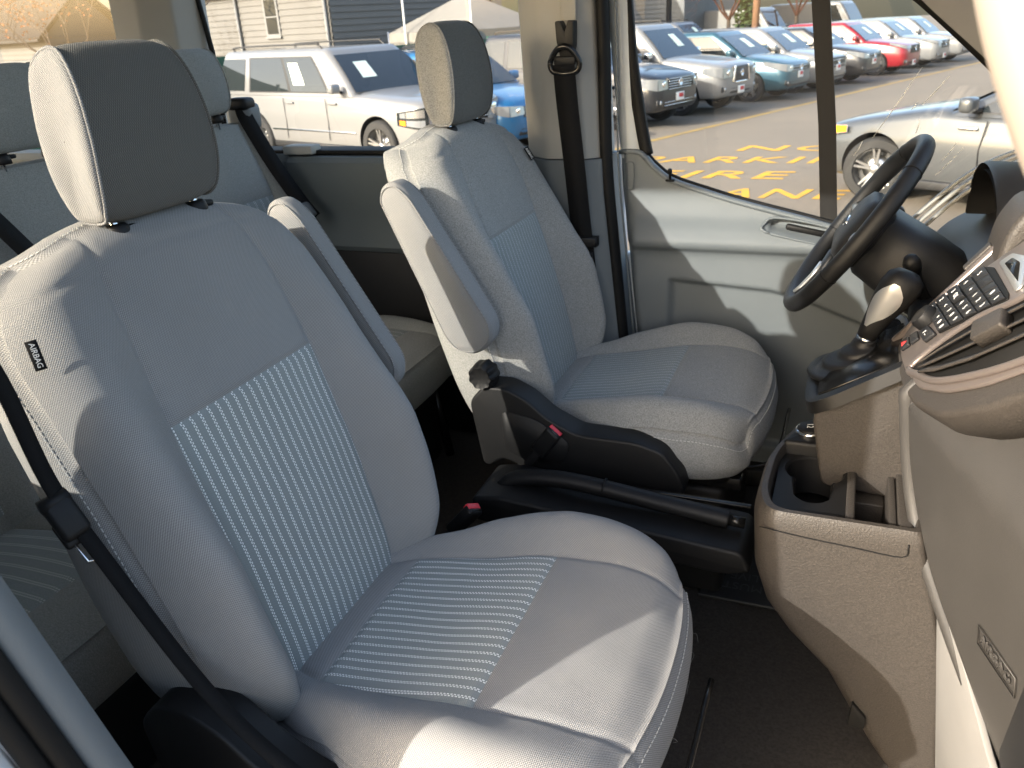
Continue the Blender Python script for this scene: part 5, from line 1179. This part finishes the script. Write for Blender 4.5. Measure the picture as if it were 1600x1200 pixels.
# cream house straight behind the long SUV
oA = (-15.6, 24.0)
hA = thing('cream_house', 'cream sided house with a sash window behind the long white SUV', 'house', (*oA, G0))
siding('wall', 'siding cream', hA, oA, -12, 0, 0, G0, 3.25); siding('side_wall', 'siding cream', hA, oA, .0, 7, 0, G0, 6.0, axis='b')
wbox('core', 'siding cream', hA, oA, -11.98, -.02, .03, 7, G0, 6.2)
siding('upper_wall', 'siding white', hA, oA, -12.2, .1, -.35, 3.36, 6.2); wbox('soffit', 'siding white', hA, oA, -12.2, .12, -.38, .2, 3.22, 3.36)
window(hA, oA, -3.05, 2.45, .62, 1.05); window(hA, oA, -9.2, 2.45, .9, 1.2)
for a in (-5.0, -.12):
    V, F = tube([wall_pt(oA, a, -.09, 3.2), wall_pt(oA, a, -.09, G0+.2)], .055, 8); obj('downspout', V, F, 'siding white', hA)
wbox('roof', 'roof shingle', hA, oA, -12.6, .5, -.7, 7.4, 6.2, 6.45)
oB = (-13.0, 27.5)
hB = thing('grey_house', 'pale blue grey sided wing set back right of the cream house', 'house', (*oB, G0))
siding('wall', 'siding grey', hB, oB, -9, -3.7, 0, G0, 6.0); wbox('core', 'siding grey', hB, oB, -9, -3.72, .03, 6, G0, 6.0); wbox('roof', 'roof shingle', hB, oB, -9.3, -3.4, -.4, 6.4, 6.0, 6.25)
oC = (-9.3, 31.5)
hC = thing('olive_building', 'low olive green building behind the white tent', 'house', (*oC, G0))
wbox('wall', 'wall olive', hC, oC, -9.0, -5.3, 0, 7, G0, 5.2); wbox('door_frame', 'siding white', hC, oC, -5.9, -5.7, -.06, 0, G0, 4.6); wbox('roof', 'roof shingle', hC, oC, -9.3, -5.0, -.3, 7.3, 5.2, 5.4)
wbox('corner_board', 'siding white', hC, oC, -5.28, -4.9, -.05, .5, G0, 5.2)
oD = (-9.2, 43.0)
hD = thing('white_house', 'bright white sided house above the white SUV in the driver window', 'house', (*oD, G0))
siding('wall', 'siding white', hD, oD, -3.2, .9, 0, G0, 7.0, .2); wbox('core', 'siding white', hD, oD, -3.2, .88, .03, 8, G0, 7.0); wbox('roof', 'roof shingle', hD, oD, -3.6, 1.3, -.4, 8.4, 7.0, 7.25)
wbox('corner_board', 'siding white', hD, oD, .8, 1.02, -.05, .2, G0, 7.)
# brown-roofed bungalow at the far left: eaves towards the lot, gable to the right
oE = (-30.3, 26.2)
hE = thing('brown_roof_house', 'low house with a brown shingle roof and siding gable at far left', 'house', (*oE, G0))
siding('wall', 'siding cream', hE, oE, -12, 0, 0, G0, 2.35); wbox('core', 'siding cream', hE, oE, -12, -.05, .05, 3.2, G0, 2.35)
rp = [wall_pt(oE, a, b, z) for a in (-12.5, .35) for b, z in ((-.4, 2.2), (1.6, 4.0), (3.6, 2.2))]
rv = rp + [(p[0], p[1], p[2]+.12) for p in rp]
obj('roof', rv, [(0, 3, 4, 1), (1, 4, 5, 2), (6, 7, 10, 9), (7, 8, 11, 10), (0, 1, 7, 6), (1, 2, 8, 7), (3, 9, 10, 4), (4, 10, 11, 5), (0, 6, 9, 3), (2, 5, 11, 8)], 'roof shingle', hE, smooth=False)
V, F = [], []
for k in range(12):
    z0_, z1_ = 2.35+k*.125, 2.35+(k+1)*.125; h0, h1 = 1.6*(1-(k*.125)/1.5), 1.6*(1-((k+1)*.125)/1.5); i = len(V)
    V += [wall_pt(oE, .016, 1.6-h0, z0_), wall_pt(oE, .016, 1.6+h0, z0_), wall_pt(oE, .0, 1.6+h1, z1_), wall_pt(oE, .0, 1.6-h1, z1_)]; F.append((i, i+1, i+2, i+3))
obj('gable', V, F, 'siding cream', hE, smooth=False); siding('side_wall', 'siding cream', hE, oE, 0, 3.2, 0, G0, 2.35, axis='b')
wbox('gutter', 'car black trim', hE, oE, -12.5, .4, -.52, -.4, 2.15, 2.25)
oF = (-20.5, 31)
hF = thing('white_house', 'white sided house corner showing between the gable and the rear pillar', 'house', (*oF, G0))
siding('wall', 'siding white', hF, oF, -17.5, -12, 0, G0, 7); wbox('core', 'siding white', hF, oF, -17.5, -12, .03, 5, G0, 7.); wbox('roof', 'roof shingle', hF, oF, -17.8, -11.7, -.3, 5.4, 7.0, 7.2)
# tent with netting poles
tn_ = thing('canopy_tent', 'white peaked canopy tent between the houses', 'tent', (-11.0, 24.5, G0))
c0 = np.array([-11.2, 24.6]); hh = 1.7
cor = [c0+WD*a*hh+WB*b*hh for a, b in ((-1, -1), (1, -1), (1, 1), (-1, 1))]
V = [(*q, 1.75) for q in cor]+[(*c0, 2.75)]+[(*q, 1.45) for q in cor]
obj('canopy', V, [(0, 1, 4), (1, 2, 4), (2, 3, 4), (3, 0, 4), (5, 6, 1, 0), (6, 7, 2, 1), (7, 4+4, 3, 2), (8, 5, 0, 3)], 'canopy cloth', tn_, smooth=False)
V = [(*q, 1.5) for q in cor]+[(*q, G0) for q in cor]; obj('side_cloth', V, [(4, 5, 1, 0), (5, 6, 2, 1), (6, 7, 3, 2), (7, 4, 0, 3)], 'canopy cloth', tn_, smooth=False)
for q in cor: V, F = tube([(*q, G0), (*q, 1.8)], .03, 6); obj('tent_pole', V, F, 'bare steel', tn_)
for i, (x, y, top) in enumerate(((-12.6, 23.2, 3.3), (-10.2, 22.6, 3.6))):
    V, F = tube([(x, y, G0), (x, y, top)], .03, 6); o = obj('net_pole', V, F, 'fence rail'); tag(o, ('thin white pole left of the canopy tent', 'thin white pole in front of the canopy tent')[i], 'pole')
# slatted green fence behind the row, white topped fence farther off
def fence(name, label, r0_, r1_, back, h_, mat, posts, rail=None):
    a, b = R0+RD*r0_-HD*back, R0+RD*r1_-HD*back; t = thing(name, label, 'fence', (*a, gz(*a)))
    n = posts
    for k in range(n):
        p, q = a+(b-a)*k/n, a+(b-a)*(k+1)/n; d = (q-p)/np.linalg.norm(q-p); s_ = np.array([d[1], -d[0]])*.03
        P = [(*(p+d*.04+s_), gz(*p)+.05), (*(q-d*.04+s_), gz(*q)+.05), (*(q-d*.04-s_), gz(*q)+.05), (*(p+d*.04-s_), gz(*p)+.05)]
        V = P+[(x, y, z+h_) for x, y, z in P]
        obj('panel', V, [(0, 3, 2, 1), (4, 5, 6, 7), (0, 1, 5, 4), (1, 2, 6, 5), (2, 3, 7, 6), (3, 0, 4, 7)], mat, t, smooth=False)
        V, F = tube([(*p, gz(*p)), (*p, gz(*p)+h_+.12)], .04, 6); obj('post', V, F, 'fence rail' if rail else mat, t)
    if rail: V, F = tube([(*a, gz(*a)+h_+.13), (*b, gz(*b)+h_+.13)], .07, 6); obj('top_rail', V, F, rail, t)
fence('green_fence', 'dark green privacy fence behind the long white SUV', -13, 6, 7.0, 1.75, 'fence green', 8)
fence('green_fence', 'green fence with white top rail behind the teal SUV', 10, 40, 12.5, 1.35, 'fence green', 10, 'fence rail')
V, F = tube([(-4.9, 42, G0-.2), (-4.85, 42, 9)], .16, 8); o = obj('utility_pole', V, F, 'pole wood'); tag(o, 'brown wooden utility pole left of the window divider', 'pole')
wp = obj('lamp_post', *tube([(-8.0, 38, G0-.2), (-8.0, 38, 8)], .12, 8), 'car black trim'); tag(wp, 'black post beside the bright white house', 'pole')
# bare trees
def bare_tree(name, label, base, height, seed, spread=.9, leaf=None, depth=5, r0_=.11, lean=(0, 0), twig='bark'):
    rg = random.Random(seed); t = thing(name, label, 'tree', base); mb = MB(); tips = []
    def grow(p, d, L, r, lev):
        q = p; path = [p]
        for k in range(3):
            d = (d+Vector((rg.uniform(-.18, .18), rg.uniform(-.18, .18), rg.uniform(-.10, .14)))).normalized(); q = q+d*(L/3); path.append(q)
        mb.add(*sweep([tuple(x) for x in path], circ(1., 5 if lev < 3 else 3), (.3, .2, .9) if abs(d.z) < .9 else (0, 1, 0), False, [r, r*.85, r*.72, r*.6]))
        tips.append(q)
        if lev >= depth: return
        for k in range(rg.choice((2, 3, 3))):
            nd = (d+Vector((rg.uniform(-1, 1)*spread, rg.uniform(-1, 1)*spread, rg.uniform(-.45, .75)))).normalized()
            grow(path[rg.choice((2, 3, 3))], nd, L*rg.uniform(.62, .82), r*.58, lev+1)
    tr = MB(); top_ = Vector(base)+Vector((lean[0], lean[1], height*.34))
    tr.add(*sweep([tuple(Vector(base)+Vector((0, 0, -.2))), tuple(Vector(base)*.5+top_*.5), tuple(top_)], circ(1., 9), (0, 1, 0), False, [r0_*1.25, r0_, r0_*.9])); tr.build('trunk', 'bark', t)
    for k in range(4):
        a = k*1.6+rg.random(); grow(top_, Vector((math.cos(a)*.7, math.sin(a)*.7, .8)).normalized(), height*.30, r0_*.62, 1)
    tag(mb.build('crown', twig, t), kind='stuff')
    if leaf:
        lf = MB()
        for p in tips:
            if rg.random() < leaf:
                for k in range(3):
                    c_ = p+Vector((rg.uniform(-.15, .15), rg.uniform(-.15, .15), rg.uniform(-.15, .15))); u = Vector((rg.uniform(-1, 1), rg.uniform(-1, 1), rg.uniform(-1, 1))).normalized()*.05; v = u.orthogonal().normalized()*.035
                    lf.add([c_-u, c_+v, c_+u, c_-v], [(0, 1, 2, 3)])
        if lf.V: tag(lf.build('leaves', 'dry leaf', t, False), kind='stuff')
bare_tree('bare_tree', 'bare branched tree in front of the cream house wall', (-16.3, 18.6, -.3), 6.5, 5, 1.0, None, 6, .045, (-.6, 0))
bare_tree('bare_tree', 'small tree with a few orange leaves by the brown roofed house', (-25.0, 22.0, -.3), 4.4, 11, .8, .5, 5, .06)
bare_tree('bare_tree', 'bare branched tree behind the brown roofed house', (-29, 33, -.4), 11, 17, .8, None, 5, .16)
for i, (x, y, lb) in enumerate(((-6.3, 43.5, 'reddish brown bush left of the utility pole'), (-3.4, 45.5, 'reddish brown bush right of the utility pole'))):
    bare_tree('brown_bush', lb, (x, y, -.55), 5.5, 31+i, 1.1, None, 6, .10, twig='twig red')
rg = random.Random(9); t = thing('evergreen_shrub', 'narrow yellow green shrub between the brown bushes', 'shrub', (-5.6, 44, -.6)); mb = MB()
for k in range(900):
    h_ = rg.random()**.8*4.5; r_ = (1-h_/5)*.75*math.sqrt(rg.random()); a = rg.random()*6.28; c_ = Vector((-5.6+r_*math.cos(a), 44+r_*math.sin(a), -.4+h_))
    u = Vector((rg.uniform(-1, 1), rg.uniform(-1, 1), rg.uniform(-.2, 1))).normalized()*.16; v = u.orthogonal().normalized()*.06; mb.add([c_-u, c_+v, c_+u, c_-v], [(0, 1, 2, 3)])
tag(mb.build('foliage', 'evergreen', t, False), kind='stuff'); V, F = tube([(-5.6, 44, -.7), (-5.6, 44, 3)], .06, 6); obj('stem', V, F, 'bark', t)
